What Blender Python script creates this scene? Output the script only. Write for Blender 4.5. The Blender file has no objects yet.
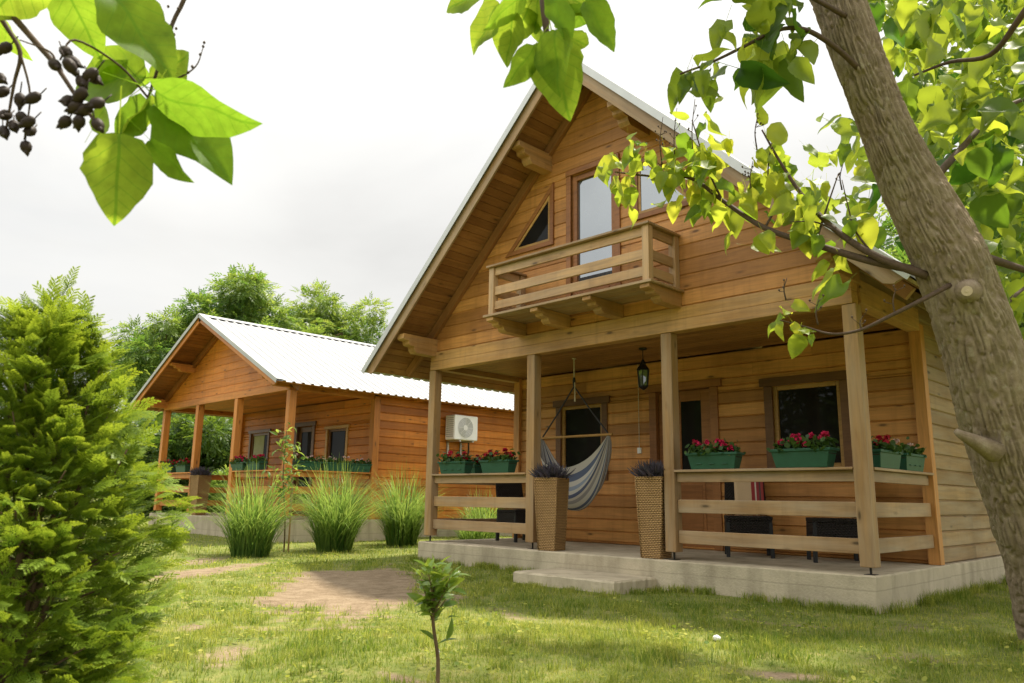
import bpy, math, random
import numpy as np
from mathutils import Vector, Matrix
random.seed(7); rng = np.random.default_rng(11)
R = math.radians
scene = bpy.context.scene
COL = scene.collection

# ------------------------------------------------------------------ camera
CAM = np.array([8.6822, -7.1461, 0.5503]); YAW, PIT, ROL, FPX = -.7841, .1990, .0148, 778.2
cF = np.array([math.sin(YAW)*math.cos(PIT), math.cos(YAW)*math.cos(PIT), math.sin(PIT)])
cR = np.array([math.cos(YAW), -math.sin(YAW), 0.]); cU = np.cross(cR, cF)
cR, cU = math.cos(ROL)*cR+math.sin(ROL)*cU, math.cos(ROL)*cU-math.sin(ROL)*cR
def at(u, v, d):
    """point seen at photo position (u, v), d metres deep"""
    return Vector(CAM + d*(cF + cR*(u-512)/FPX - cU*(v-341.5)/FPX))
cam = bpy.data.cameras.new('camera'); camo = bpy.data.objects.new('camera', cam); COL.objects.link(camo)
camo.matrix_world = Matrix(((cR[0], cU[0], -cF[0], CAM[0]), (cR[1], cU[1], -cF[1], CAM[1]), (cR[2], cU[2], -cF[2], CAM[2]), (0, 0, 0, 1)))
cam.sensor_width = 36; cam.lens = FPX/1024*36; cam.clip_start = .05; cam.clip_end = 3000
cam.dof.use_dof = True; cam.dof.focus_distance = 8.5; cam.dof.aperture_fstop = 4.0
scene.camera = camo

def ground_z(x, y=0.):
    return -.318 - .006*np.clip(x, -14, 12)
def on_ground(u, v):
    d = cF + cR*(u-512)/FPX - cU*(v-341.5)/FPX
    z = -.33
    for _ in range(6):
        p = CAM + d*((z-CAM[2])/d[2]); z = float(ground_z(p[0]))
    return Vector((p[0], p[1], z))

# ------------------------------------------------------------------ object helpers
def tag(o, label=None, cat=None, group=None, kind=None):
    if label: o['label'] = label
    if cat: o['category'] = cat
    if group: o['group'] = group
    if kind: o['kind'] = kind
    return o
ROOTLOC = {}
def thing(name, label, cat, loc=(0, 0, 0), group=None):
    o = bpy.data.objects.new(name, None); COL.objects.link(o)
    o.location = loc; o.empty_display_size = .1
    ROOTLOC[o.name] = Vector(loc)
    return tag(o, label, cat, group)
def link(name, me, mat, parent=None, label=None):
    o = bpy.data.objects.new(name, me); COL.objects.link(o)
    if mat: me.materials.append(mat)
    if parent is not None:
        o.parent = parent
        if parent.name in ROOTLOC: o.matrix_parent_inverse = Matrix.Translation(-ROOTLOC[parent.name])
    if label: o['label'] = label
    return o
def copy_tree(o, parent=None):
    c = o.copy(); COL.objects.link(c)
    if parent is not None: c.parent = parent
    for ch in list(o.children): copy_tree(ch, c)
    return c

def attr(me, name, typ, dom, data):
    a = me.attributes.new(name, typ, dom)
    a.data.foreach_set('vector' if typ == 'FLOAT_VECTOR' else 'value', np.asarray(data, dtype=np.float32).ravel())

class MB:
    """collects shapes and links them as one mesh"""
    def __init__(s): s.v = []; s.f = []; s.g = []; s.r = []
    def add(s, vs, fs, gs=None, rnd=None):
        b = len(s.v); s.v += [tuple(p) for p in vs]
        s.g += [tuple(p) for p in (gs if gs is not None else vs)]
        if rnd is None: rnd = random.random()
        for f in fs: s.f.append(tuple(b+i for i in f)); s.r.append(rnd)
        return s
    def obox(s, c, ax, ay, az, hx, hy, hz, rnd=None):
        """box around c: half sizes along three unit axes; grain runs along ax"""
        c, ax, ay, az = Vector(c), Vector(ax), Vector(ay), Vector(az)
        off = Vector((random.random()*50, random.random()*50, random.random()*50))
        vs, gs = [], []
        for i in (-1, 1):
            for j in (-1, 1):
                for k in (-1, 1):
                    vs.append(c+ax*hx*i+ay*hy*j+az*hz*k); gs.append(off+Vector((hx*i, hy*j, hz*k)))
        fs = [(0, 1, 3, 2), (4, 6, 7, 5), (0, 4, 5, 1), (2, 3, 7, 6), (0, 2, 6, 4), (1, 5, 7, 3)]
        if ax.cross(ay).dot(az) < 0: fs = [f[::-1] for f in fs]
        return s.add(vs, fs, gs, rnd)
    def box(s, x0, x1, y0, y1, z0, z1, rnd=None):
        d = [(x1-x0, 0), (y1-y0, 1), (z1-z0, 2)]; d.sort(reverse=True)
        E = (Vector((1, 0, 0)), Vector((0, 1, 0)), Vector((0, 0, 1)))
        return s.obox(((x0+x1)/2, (y0+y1)/2, (z0+z1)/2), E[d[0][1]], E[d[1][1]], E[d[2][1]], d[0][0]/2, d[1][0]/2, d[2][0]/2, rnd)
    def beam(s, p0, p1, w, h, up=(0, 0, 1), rnd=None):
        p0, p1 = Vector(p0), Vector(p1); a = (p1-p0).normalized()
        b = Vector(up).cross(a).normalized(); c = a.cross(b)
        return s.obox((p0+p1)/2, a, b, c, (p1-p0).length/2, w/2, h/2, rnd)
    def prism(s, poly, fn, w0, w1, rnd=None):
        """poly (u,v) swept from w0 to w1; fn(u,v,w) -> point"""
        n = len(poly); off = Vector((random.random()*50,)*3)
        vs = [fn(u, v, w0) for u, v in poly]+[fn(u, v, w1) for u, v in poly]
        gs = [off+Vector((u, v, 0)) for u, v in poly]+[off+Vector((u, v, w1-w0)) for u, v in poly]
        fs = [tuple(range(n))[::-1], tuple(range(n, 2*n))]+[(i, (i+1) % n, n+(i+1) % n, n+i) for i in range(n)]
        return s.add(vs, fs, gs, rnd)
    def tube(s, pts, rad, seg=8, rnd=None, cap=True):
        pts = [Vector(p) for p in pts]; n = len(pts)
        if not hasattr(rad, '__len__'): rad = [rad]*n
        vs, gs, fs = [], [], []; L = 0; ref = None
        for i, p in enumerate(pts):
            t = (pts[min(i+1, n-1)]-pts[max(i-1, 0)]).normalized()
            if ref is None: ref = Vector((0, 0, 1)) if abs(t.z) < .9 else Vector((1, 0, 0))
            a = (ref-t*ref.dot(t)).normalized(); b = t.cross(a); ref = a
            if i: L += (p-pts[i-1]).length
            for k in range(seg):
                q = 2*math.pi*k/seg; vs.append(p+(a*math.cos(q)+b*math.sin(q))*rad[i]); gs.append((L, rad[i]*math.cos(q), rad[i]*math.sin(q)))
        for i in range(n-1):
            for k in range(seg):
                k2 = (k+1) % seg; fs.append((i*seg+k, i*seg+k2, (i+1)*seg+k2, (i+1)*seg+k))
        if cap: fs += [tuple(range(seg))[::-1], tuple((n-1)*seg+k for k in range(seg))]
        return s.add(vs, fs, gs, rnd)
    def build(s, name, mat, parent=None, bevel=0, smooth=False, label=None):
        me = bpy.data.meshes.new(name); me.from_pydata(s.v, [], s.f)
        attr(me, 'gco', 'FLOAT_VECTOR', 'POINT', s.g); attr(me, 'rnd', 'FLOAT', 'FACE', s.r)
        if smooth: me.polygons.foreach_set('use_smooth', [True]*len(me.polygons))
        me.update()
        o = link(name, me, mat, parent, label)
        if bevel:
            m = o.modifiers.new('edge', 'BEVEL'); m.width = bevel; m.segments = 2; m.limit_method = 'ANGLE'; m.angle_limit = R(40)
        return o

def cloud_mesh(name, tv, tf, tg, mats, pos, rnd, rag=0.):
    """many copies of a small template (n,3)/(m,k) placed by matrices (N,3,3) and positions (N,3)"""
    tv = np.asarray(tv, float); tf = np.asarray(tf, int); N = len(pos); n = len(tv)
    if rag:      # every copy gets its own wavy, uneven edge
        T = np.repeat(tv[None], N, 0); T[:, :, 1] *= 1+rag*rng.normal(size=(N, n)); T[:, :, 2] += rag*.35*rng.normal(size=(N, n))*np.abs(tv[None, :, 1])+.16*np.abs(tv[None, :, 1])*np.sin(7*tv[None, :, 0]+6.3*rng.random((N, 1)))*(tv[None, :, 0] > 0)
        V = np.einsum('nij,nkj->nki', mats, T)+pos[:, None, :]
    else: V = np.einsum('nij,kj->nki', mats, tv)+pos[:, None, :]
    F = (tf[None]+np.arange(N)[:, None, None]*n).reshape(-1, tf.shape[1])
    me = bpy.data.meshes.new(name); k = tf.shape[1]
    me.vertices.add(N*n); me.vertices.foreach_set('co', V.astype(np.float32).ravel())
    me.loops.add(F.size); me.loops.foreach_set('vertex_index', F.astype(np.int32).ravel())
    me.polygons.add(len(F)); me.polygons.foreach_set('loop_start', np.arange(0, F.size, k, dtype=np.int32))
    me.update(calc_edges=True)
    attr(me, 'rnd', 'FLOAT', 'FACE', np.repeat(rnd, len(tf)))
    if tg is not None: attr(me, 'gco', 'FLOAT_VECTOR', 'POINT', np.tile(np.asarray(tg, float), (N, 1)))
    return me
def frames(d, nrm):
    """rotation matrices with x along d and z near nrm"""
    d = d/np.linalg.norm(d, axis=1, keepdims=True)
    y = np.cross(nrm, d); y /= np.linalg.norm(y, axis=1, keepdims=True)+1e-9
    z = np.cross(d, y)
    return np.stack([d, y, z], axis=2)

# ------------------------------------------------------------------ materials
class NT:
    def __init__(s, name):
        s.m = bpy.data.materials.new(name); s.m.use_nodes = True; s.t = s.m.node_tree; s.t.nodes.clear()
        s.out = s.n('ShaderNodeOutputMaterial')
    def n(s, typ, **k):
        nd = s.t.nodes.new(typ)
        for a, b in k.items():
            if a.startswith('i_'): nd.inputs[a[2:].replace('_', ' ')].default_value = b
            else: setattr(nd, a, b)
        return nd
    def l(s, a, b): s.t.links.new(a, b)
    def math(s, op, a, b=None, c=None):
        nd = s.n('ShaderNodeMath', operation=op)
        for i, x in enumerate((a, b, c)):
            if x is None: continue
            if isinstance(x, (int, float)): nd.inputs[i].default_value = x
            else: s.l(x, nd.inputs[i])
        return nd.outputs[0]
    def ramp(s, fac, stops):
        nd = s.n('ShaderNodeValToRGB'); e = nd.color_ramp.elements
        while len(e) < len(stops): e.new(.5)
        for x, (p, c) in zip(e, stops): x.position = p; x.color = (*c, 1) if len(c) == 3 else c
        s.l(fac, nd.inputs[0]); return nd.outputs[0]
    def mix(s, fac, a, b, typ='MIX'):
        nd = s.n('ShaderNodeMix', data_type='RGBA', blend_type=typ)
        for i, x in ((0, fac), (6, a), (7, b)):
            if isinstance(x, (int, float)): nd.inputs[i].default_value = x
            elif isinstance(x, tuple): nd.inputs[i].default_value = (*x, 1)
            else: s.l(x, nd.inputs[i])
        return nd.outputs[2]
    def noise(s, vec, scale, detail=3, rough=.55, dist=0):
        nd = s.n('ShaderNodeTexNoise'); nd.inputs['Scale'].default_value = scale; nd.inputs['Detail'].default_value = detail
        nd.inputs['Roughness'].default_value = rough; nd.inputs['Distortion'].default_value = dist
        if vec is not None: s.l(vec, nd.inputs['Vector'])
        return nd.outputs[0]
    def mapv(s, vec, scale):
        nd = s.n('ShaderNodeMapping'); nd.inputs['Scale'].default_value = scale; s.l(vec, nd.inputs[0]); return nd.outputs[0]
    def at(s, name, out='Fac'): return s.n('ShaderNodeAttribute', attribute_name=name).outputs[out]
    def pos(s): return s.n('ShaderNodeNewGeometry').outputs['Position']
    def bsdf(s, col, rough=.6, spec=.3, bump=None, bstr=.3, bdist=.01, **k):
        b = s.n('ShaderNodeBsdfPrincipled')
        if isinstance(col, tuple): b.inputs['Base Color'].default_value = (*col, 1)
        else: s.l(col, b.inputs['Base Color'])
        if isinstance(rough, (int, float)): b.inputs['Roughness'].default_value = rough
        else: s.l(rough, b.inputs['Roughness'])
        b.inputs['Specular IOR Level'].default_value = spec
        for a, v in k.items(): b.inputs[a.replace('_', ' ')].default_value = v
        if bump is not None:
            nb = s.n('ShaderNodeBump'); nb.inputs['Strength'].default_value = bstr; nb.inputs['Distance'].default_value = bdist
            s.l(bump, nb.inputs['Height']); s.l(nb.outputs[0], b.inputs['Normal'])
        return b.outputs[0]
    def done(s, sh): s.l(sh, s.out.inputs[0]); return s.m

def sc(c, k): return tuple(min(1, x*k) for x in c)
def wood(name, c, var=.3, grey=0., rough=.5, knots=True):
    t = NT(name); g = t.at('gco', 'Vector'); r = t.at('rnd')
    off = t.n('ShaderNodeVectorMath', operation='ADD'); t.l(g, off.inputs[0])
    cm = t.n('ShaderNodeCombineXYZ'); 
    for i in range(3): t.l(t.math('MULTIPLY', r, 37.+11*i), cm.inputs[i])
    t.l(cm.outputs[0], off.inputs[1]); v = off.outputs[0]
    grain = t.noise(t.mapv(v, (1.6, 26, 26)), 1, 5, .6, .8)
    fine = t.noise(t.mapv(v, (6, 170, 170)), 1, 3)
    broad = t.noise(t.mapv(v, (.9, 3, 3)), 1, 3)
    col = t.ramp(grain, [(.25, sc(c, .62)), (.5, c), (.75, sc(c, 1.22))])
    tone = t.ramp(r, [(0, (1-var, 1-var*1.1, 1-var*1.25)), (.5, (1, 1, 1)), (1, (1+var*.55, 1+var*.7, 1+var*.8))])
    col = t.mix(1., col, tone, 'MULTIPLY')
    col = t.mix(t.math('MULTIPLY', t.math('SUBTRACT', broad, .35), .9), col, sc(c, .55))
    col = t.mix(t.math('MULTIPLY', fine, .25), col, sc(c, .5))
    blot = t.ramp(t.noise(t.mapv(t.pos(), (1.1, 1.1, .55)), 1, 5, .6), [(.36, (.74, .70, .66)), (.52, (1, 1, 1)), (.72, (1.12, 1.13, 1.12))])
    col = t.mix(1., col, blot, 'MULTIPLY')
    streak = t.ramp(t.noise(t.mapv(t.pos(), (14, 14, .7)), 1, 4, .6), [(.52, (0, 0, 0)), (.72, (1, 1, 1))])
    col = t.mix(t.math('MULTIPLY', streak, .28), col, sc(c, .42))
    if grey:
        gm = t.math('MULTIPLY', t.ramp(t.noise(t.mapv(v, (1.2, 9, 9)), 1, 4), [(.35, (0, 0, 0)), (.7, (1, 1, 1))]), grey)
        col = t.mix(gm, col, (.40, .33, .24))
    if knots:
        vo = t.n('ShaderNodeTexVoronoi', feature='F1'); vo.inputs['Scale'].default_value = 1; vo.inputs['Randomness'].default_value = 1
        t.l(t.mapv(v, (2.0, 6.5, 6.5)), vo.inputs['Vector'])
        k = t.ramp(vo.outputs['Distance'], [(.06, (1, 1, 1)), (.10, (.35,)*3), (.17, (0, 0, 0))])
        col = t.mix(t.math('MULTIPLY', k, .85), col, sc(c, .16))
    return t.done(t.bsdf(col, rough, .35, t.math('ADD', grain, t.math('MULTIPLY', fine, .5)), .25, .004))

def plain(name, c, rough=.5, spec=.4, var=.12, scale=12, metallic=0., bump=.1, **k):
    t = NT(name); n = t.noise(t.pos(), scale, 4); n2 = t.noise(t.pos(), scale*9, 3)
    col = t.ramp(n, [(.3, sc(c, 1-var)), (.7, sc(c, 1+var))])
    col = t.mix(t.math('MULTIPLY', n2, var), col, sc(c, .6))
    return t.done(t.bsdf(col, rough, spec, n2, bump, .003, Metallic=metallic, **k))

def leafmat(name, dark, light, tdark, tlight, trans=.45, veins=False, rough=.45, spec=.35, spots=0.):
    t = NT(name); r = t.at('rnd')
    col = t.ramp(r, [(0, dark), (1, light)]); tc = t.ramp(r, [(0, tdark), (1, tlight)])
    if veins:
        g = t.n('ShaderNodeSeparateXYZ'); t.l(t.at('gco', 'Vector'), g.inputs[0])
        av = t.math('ABSOLUTE', g.outputs[1])
        q = t.math('FRACT', t.math('MULTIPLY', t.math('SUBTRACT', g.outputs[0], t.math('MULTIPLY', av, .75)), 6.5))
        side = t.math('LESS_THAN', t.math('ABSOLUTE', t.math('SUBTRACT', q, .5)), .035)
        mid = t.math('LESS_THAN', av, .018)
        vm = t.math('MULTIPLY', t.math('MAXIMUM', side, mid), .75)
        col = t.mix(vm, col, sc(light, 1.5)); tc = t.mix(vm, tc, sc(tdark, .8))
        n = t.noise(t.pos(), 30, 4); n = t.ramp(n, [(.35, (.86,)*3), (.65, (1.06,)*3)])
        col = t.mix(1., col, n, 'MULTIPLY'); tc = t.mix(1., tc, n, 'MULTIPLY')
    a = t.bsdf(col, rough, spec); b = t.n('ShaderNodeBsdfTranslucent'); t.l(tc, b.inputs[0])
    mx = t.n('ShaderNodeMixShader'); mx.inputs[0].default_value = trans; t.l(a, mx.inputs[1]); t.l(b.outputs[0], mx.inputs[2])
    return t.done(mx.outputs[0])

def glass(name, base, gl, rough=.02, tint=(.9, .95, 1)):
    t = NT(name); n = t.noise(t.pos(), 1.3, 2)
    d = t.bsdf(t.ramp(n, [(.3, sc(base, .6)), (.7, sc(base, 1.4))]), .5, .03)
    g = t.n('ShaderNodeBsdfGlossy'); g.inputs['Roughness'].default_value = rough; g.inputs['Color'].default_value = (*tint, 1)
    b = t.n('ShaderNodeBump'); b.inputs['Strength'].default_value = .04; b.inputs['Distance'].default_value = .02
    t.l(t.noise(t.pos(), 1.7, 1), b.inputs['Height']); t.l(b.outputs[0], g.inputs['Normal'])
    mx = t.n('ShaderNodeMixShader'); mx.inputs[0].default_value = gl; t.l(d, mx.inputs[1]); t.l(g.outputs[0], mx.inputs[2])
    return t.done(mx.outputs[0])

M = {}
M['log'] = wood('honey_timber', (.595, .276, .080), .36)
M['log_shaded'] = wood('shaded_side_timber', (.38, .235, .105), .3, .5)  # right wall: tree shade put into the colour, darker and greyer than the other walls
M['beam'] = wood('pale_timber', (.52, .28, .092), .25, .2)
M['post'] = wood('weathered_timber', (.41, .235, .092), .25, .4)
M['rail'] = wood('grey_timber', (.40, .24, .11), .25, .5)
M['balrail'] = wood('balcony_timber', (.53, .32, .15), .25, .4)
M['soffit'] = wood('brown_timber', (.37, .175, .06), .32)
M['trim'] = wood('dark_stained_timber', (.17, .075, .028), .2, 0, .4, False)
M['sash'] = wood('yellow_timber', (.50, .28, .085), .15, 0, .4, False)
M['door'] = wood('red_brown_timber', (.33, .135, .042), .15, 0, .4, False)
M['log2'] = wood('orange_timber', (.60, .205, .030), .34)
M['beam2'] = wood('orange_beam_timber', (.62, .235, .045), .2)
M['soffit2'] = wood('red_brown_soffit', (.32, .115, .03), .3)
M['roof'] = plain('galvanised_sheet', (.50, .51, .51), .38, .5, .08, 3, .35)
M['roof2'] = plain('white_sheet', (.42, .425, .43), .5, .3, .08, 2, .0)
M['metal'] = plain('dark_iron', (.03, .028, .026), .5, .5, .2, 30, .6)
M['steel'] = plain('zinc_steel', (.45, .45, .44), .4, .5, .1, 30, .8)
M['plastic_green'] = plain('green_plastic', (.016, .080, .046), .45, .4, .12, 14)
M['white'] = plain('white_enamel', (.78, .77, .74), .35, .5, .05, 8)
M['grille'] = plain('grey_grille', (.42, .42, .41), .4, .5, .1, 20)
M['darkwicker'] = None
M['black'] = plain('black_rubber', (.02, .02, .022), .5, .4, .2, 30)
M['rope'] = plain('pale_rope', (.55, .48, .36), .8, .2, .2, 60)
M['soil'] = plain('potting_soil', (.045, .03, .02), .9, .1, .3, 60, bump=.6)
M['curtain'] = plain('pale_green_curtain', (.42, .45, .30), .8, .1, .1, 6)
M['glass_dark'] = glass('dark_window_glass', (.012, .011, .010), .014)
M['glass_sky'] = glass('sky_window_glass', (.10, .115, .13), .27)
M['lampglass'] = glass('smoked_lamp_glass', (.10, .10, .09), .18)

def concrete(name, c):
    t = NT(name); p = t.pos(); n = t.noise(p, 1.4, 6, .65); f = t.noise(p, 45, 4); st = t.noise(t.mapv(p, (2.2, 2.2, .5)), 2.2, 5, .6)
    col = t.ramp(n, [(.25, sc(c, .70)), (.55, c), (.8, sc(c, 1.2))])
    col = t.mix(t.math('MULTIPLY', t.ramp(st, [(.45, (0, 0, 0)), (.7, (1, 1, 1))]), .5), col, (.19, .155, .10))
    col = t.mix(t.math('MULTIPLY', f, .3), col, sc(c, .6))
    z = t.n('ShaderNodeSeparateXYZ'); t.l(p, z.inputs[0])
    line = t.math('LESS_THAN', t.math('ABSOLUTE', t.math('SUBTRACT', t.math('ADD', z.outputs[2], t.math('MULTIPLY', n, .03)), -.155)), .006)
    col = t.mix(t.math('MULTIPLY', line, .35), col, sc(c, .45))
    return t.done(t.bsdf(col, .85, .2, t.math('ADD', f, n), .5, .012))
M['concrete'] = concrete('weathered_concrete', (.52, .445, .32))

def wicker(name, c, c2, sx=26, sz=55):
    t = NT(name); tc = t.n('ShaderNodeTexCoord').outputs['Object']
    s = t.n('ShaderNodeSeparateXYZ'); t.l(tc, s.inputs[0])
    h = t.math('ADD', s.outputs[0], s.outputs[1])
    iz = t.math('FLOOR', t.math('MULTIPLY', s.outputs[2], sz))
    a = t.math('SINE', t.math('ADD', t.math('MULTIPLY', h, sx*6.283), t.math('MULTIPLY', iz, 3.1416)))
    b = t.math('ABSOLUTE', t.math('SINE', t.math('MULTIPLY', s.outputs[2], sz*3.1416)))
    hgt = t.math('ADD', t.math('MULTIPLY', a, .5), b)
    n = t.noise(tc, 9, 4)
    col = t.ramp(t.math('MULTIPLY', t.math('ADD', hgt, t.math('MULTIPLY', n, .8)), .45), [(.05, c2), (.5, c), (.95, sc(c, 1.25))])
    return t.done(t.bsdf(col, .6, .3, hgt, 1., .014))
M['wicker'] = wicker('straw_wicker', (.50, .30, .12), (.17, .08, .026), 30, 54)
M['darkwicker'] = wicker('black_wicker', (.035, .028, .024), (.012, .010, .009), 30, 60)

def bark():
    t = NT('furrowed_bark'); g = t.at('gco', 'Vector'); p = t.pos()
    f = t.noise(t.mapv(g, (6, 40, 40)), 1, 5, .65, .6); fine = t.noise(p, 110, 4); w = t.noise(p, 2.6, 5); pat = t.noise(p, 13, 5, .65)
    col = t.ramp(pat, [(.3, (.17, .125, .085)), (.5, (.275, .21, .145)), (.72, (.40, .325, .24))])
    col = t.mix(t.math('MULTIPLY', f, .45), col, (.17, .13, .09))
    col = t.mix(t.math('MULTIPLY', fine, .4), col, (.15, .115, .08))
    col = t.mix(t.math('MULTIPLY', t.ramp(w, [(.46, (0, 0, 0)), (.66, (1, 1, 1))]), .35), col, (.17, .155, .07))
    lich = t.ramp(t.noise(p, 21, 3, .5), [(.63, (0, 0, 0)), (.69, (1, 1, 1))])
    col = t.mix(t.math('MULTIPLY', lich, .22), col, (.40, .39, .30))
    return t.done(t.bsdf(col, .92, .12, t.math('ADD', f, t.math('MULTIPLY', fine, .7)), .6, .008))
M['bark'] = bark()
M['twig'] = plain('brown_twig', (.085, .055, .035), .7, .2, .25, 40)
M['pod'] = plain('brown_seed_pod', (.032, .019, .013), .6, .3, .35, 60)
M['cutwood'] = plain('pale_cut_wood', (.50, .40, .28), .8, .2, .15, 30)
M['stem'] = plain('grey_brown_stem', (.16, .105, .06), .8, .2, .25, 30)

M['leaf_big'] = leafmat('heart_leaf', (.055, .125, .012), (.12, .21, .022), (.16, .34, .015), (.50, .60, .045), .55, True, .6, .14)
M['leaf_crown'] = leafmat('crown_leaf', (.018, .055, .009), (.13, .21, .022), (.08, .21, .012), (.62, .68, .05), .5)
M['leaf_young'] = leafmat('yellow_green_leaf', (.075, .155, .016), (.24, .31, .03), (.26, .42, .025), (.82, .80, .07), .55)
M['leaf_far'] = leafmat('tree_leaf', (.045, .10, .018), (.18, .26, .05), (.14, .29, .03), (.50, .58, .09), .45)
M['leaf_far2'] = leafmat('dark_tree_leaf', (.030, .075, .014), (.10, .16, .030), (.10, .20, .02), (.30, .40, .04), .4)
M['thuja'] = leafmat('arborvitae_scale', (.028, .075, .012), (.27, .38, .034), (.12, .25, .02), (.62, .70, .05), .45)
M['sapling'] = leafmat('glossy_leaf', (.025, .075, .016), (.17, .27, .04), (.10, .22, .02), (.45, .55, .06), .4, False, .3, .5)
M['reed'] = leafmat('reed_blade', (.04, .105, .018), (.21, .30, .065), (.12, .27, .03), (.44, .54, .10), .45)
M['grass'] = leafmat('lawn_blade', (.058, .120, .012), (.41, .40, .085), (.20, .32, .02), (.60, .60, .10), .42, False, .6, .2)
M['geranium'] = leafmat('geranium_leaf', (.025, .06, .018), (.07, .13, .03), (.06, .14, .02), (.14, .24, .03), .3)
M['heather'] = leafmat('heather_sprig', (.035, .035, .04), (.11, .09, .12), (.04, .04, .04), (.12, .09, .12), .2)
def petal(name, a, b): return leafmat(name, a, b, a, b, .3, False, .6, .2)
M['petal'] = petal('magenta_petal', (.40, .008, .05), (.68, .03, .12))
M['petal_red'] = petal('red_petal', (.30, .006, .018), (.55, .02, .045))
M['petal_white'] = petal('pale_pink_petal', (.55, .30, .28), (.75, .60, .55))

def striped(name, stops, axis=0, rep=1., bump=True):
    t = NT(name); g = t.n('ShaderNodeSeparateXYZ'); t.l(t.at('gco', 'Vector'), g.inputs[0])
    q = t.math('FRACT', t.math('MULTIPLY', g.outputs[axis], rep))
    nd = t.n('ShaderNodeValToRGB'); nd.color_ramp.interpolation = 'CONSTANT'; e = nd.color_ramp.elements
    while len(e) < len(stops): e.new(.5)
    for x, (p, c) in zip(e, stops): x.position = p; x.color = (*c, 1)
    t.l(q, nd.inputs[0]); f = t.noise(t.pos(), 160, 3)
    col = t.mix(t.math('MULTIPLY', f, .3), nd.outputs[0], (.2, .18, .16))
    return t.done(t.bsdf(col, .9, .1, f, .4, .003))
M['hammock'] = striped('striped_cotton', [(0, (.56, .53, .47)), (.16, (.10, .13, .22)), (.30, (.60, .57, .52)), (.40, (.27, .32, .42)), (.50, (.56, .53, .47)), (.62, (.08, .10, .18)), (.78, (.55, .50, .42)), (.88, (.30, .28, .28))], 1, 3.2)
M['towel'] = striped('striped_cloth', [(0, (.60, .42, .25)), (.58, (.30, .02, .025)), (.70, (.60, .52, .42)), (.75, (.28, .02, .03)), (.84, (.08, .04, .04)), (.90, (.40, .05, .05))], 1, 1.)

# ------------------------------------------------------------------ world and sun
SUN_EL, SUN_AZ = R(70), (0.10, 1.0)      # sun stands behind the houses
w = bpy.data.worlds.new('World'); scene.world = w; w.use_nodes = True
nt = w.node_tree; nt.nodes.clear()
def wn(typ, **k):
    n = nt.nodes.new(typ)
    for a, b in k.items(): setattr(n, a, b)
    return n
wo = wn('ShaderNodeOutputWorld'); bg = wn('ShaderNodeBackground'); bg.inputs[1].default_value = .1
sky = wn('ShaderNodeTexSky', sky_type='NISHITA'); sky.sun_disc = False; sky.sun_elevation = SUN_EL
sky.sun_rotation = math.atan2(SUN_AZ[0], SUN_AZ[1])
sky.air_density = 1; sky.dust_density = 2
tc = wn('ShaderNodeTexCoord'); sep = wn('ShaderNodeSeparateXYZ'); nt.links.new(tc.outputs['Generated'], sep.inputs[0])
mp = wn('ShaderNodeMapping'); mp.inputs['Scale'].default_value = (1.0, 1.0, 2.3); nt.links.new(tc.outputs['Generated'], mp.inputs[0])
def wnoise(scale, det, rough, dist=0.):
    n = wn('ShaderNodeTexNoise'); n.inputs['Scale'].default_value = scale; n.inputs['Detail'].default_value = det
    n.inputs['Roughness'].default_value = rough; n.inputs['Distortion'].default_value = dist
    nt.links.new(mp.outputs[0], n.inputs['Vector']); return n.outputs[0]
def wramp(src, stops):
    n = wn('ShaderNodeValToRGB'); e = n.color_ramp.elements
    while len(e) < len(stops): e.new(.5)
    for x, (p, c) in zip(e, stops): x.position = p; x.color = (*c, 1)
    nt.links.new(src, n.inputs[0]); return n.outputs[0]
def wmix(fac, a, b, typ='MIX'):
    n = wn('ShaderNodeMix', data_type='RGBA', blend_type=typ)
    for i, x in ((0, fac), (6, a), (7, b)):
        if isinstance(x, (int, float)): n.inputs[i].default_value = x
        elif isinstance(x, tuple): n.inputs[i].default_value = (*x, 1)
        else: nt.links.new(x, n.inputs[i])
    return n.outputs[2]
CL = 32.
def wmath(op, a, b, c):
    n = wn('ShaderNodeMath', operation=op); nt.links.new(a, n.inputs[0]); n.inputs[1].default_value = b; n.inputs[2].default_value = c; return n.outputs[0]
cloud = wramp(wnoise(2.2, 7, .5, .4), [(.30, (.385, .38, .366)), (.46, (.425, .42, .404)), (.66, (.46, .455, .438))])
elev = wramp(sep.outputs[2], [(0, (.55,)*3), (.30, (.56,)*3), (.62, (.85,)*3), (1, (1.,)*3)])
cloud = wmix(1., cloud, elev, 'MULTIPLY')
cloud = wmix(1., cloud, wramp(wmath('MULTIPLY_ADD', sep.outputs[1], .5, .5), [(.1, (1.,)*3), (.55, (.62,)*3), (.9, (.56,)*3)]), 'MULTIPLY')   # clouds lit from the front, opposite the sun, are whiter
cloud = wmix(1., cloud, (CL, CL, CL), 'MULTIPLY')
skymul = wmix(1., sky.outputs[0], (1., 1., 1.), 'MULTIPLY')
cover = wramp(wnoise(1.7, 5, .55), [(.28, (.86,)*3), (.5, (.97,)*3)])
fin = wmix(cover, skymul, cloud)
nt.links.new(fin, bg.inputs[0]); nt.links.new(bg.outputs[0], wo.inputs[0])
sl = bpy.data.lights.new('sun', 'SUN'); sl.energy = 4.0; sl.angle = R(3.0); sl.color = (1, .92, .78)
so = bpy.data.objects.new('sun', sl); COL.objects.link(so)
sd = Vector((SUN_AZ[0], SUN_AZ[1], 0)).normalized()*math.cos(SUN_EL)+Vector((0, 0, math.sin(SUN_EL)))
so.rotation_euler = sd.to_track_quat('Z', 'Y').to_euler(); so.location = (0, 30, 60)
vs = scene.view_settings; vs.view_transform = 'Standard'; vs.look = 'None'; vs.gamma = 1; vs.use_curve_mapping = False; vs.exposure = 1.0

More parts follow.
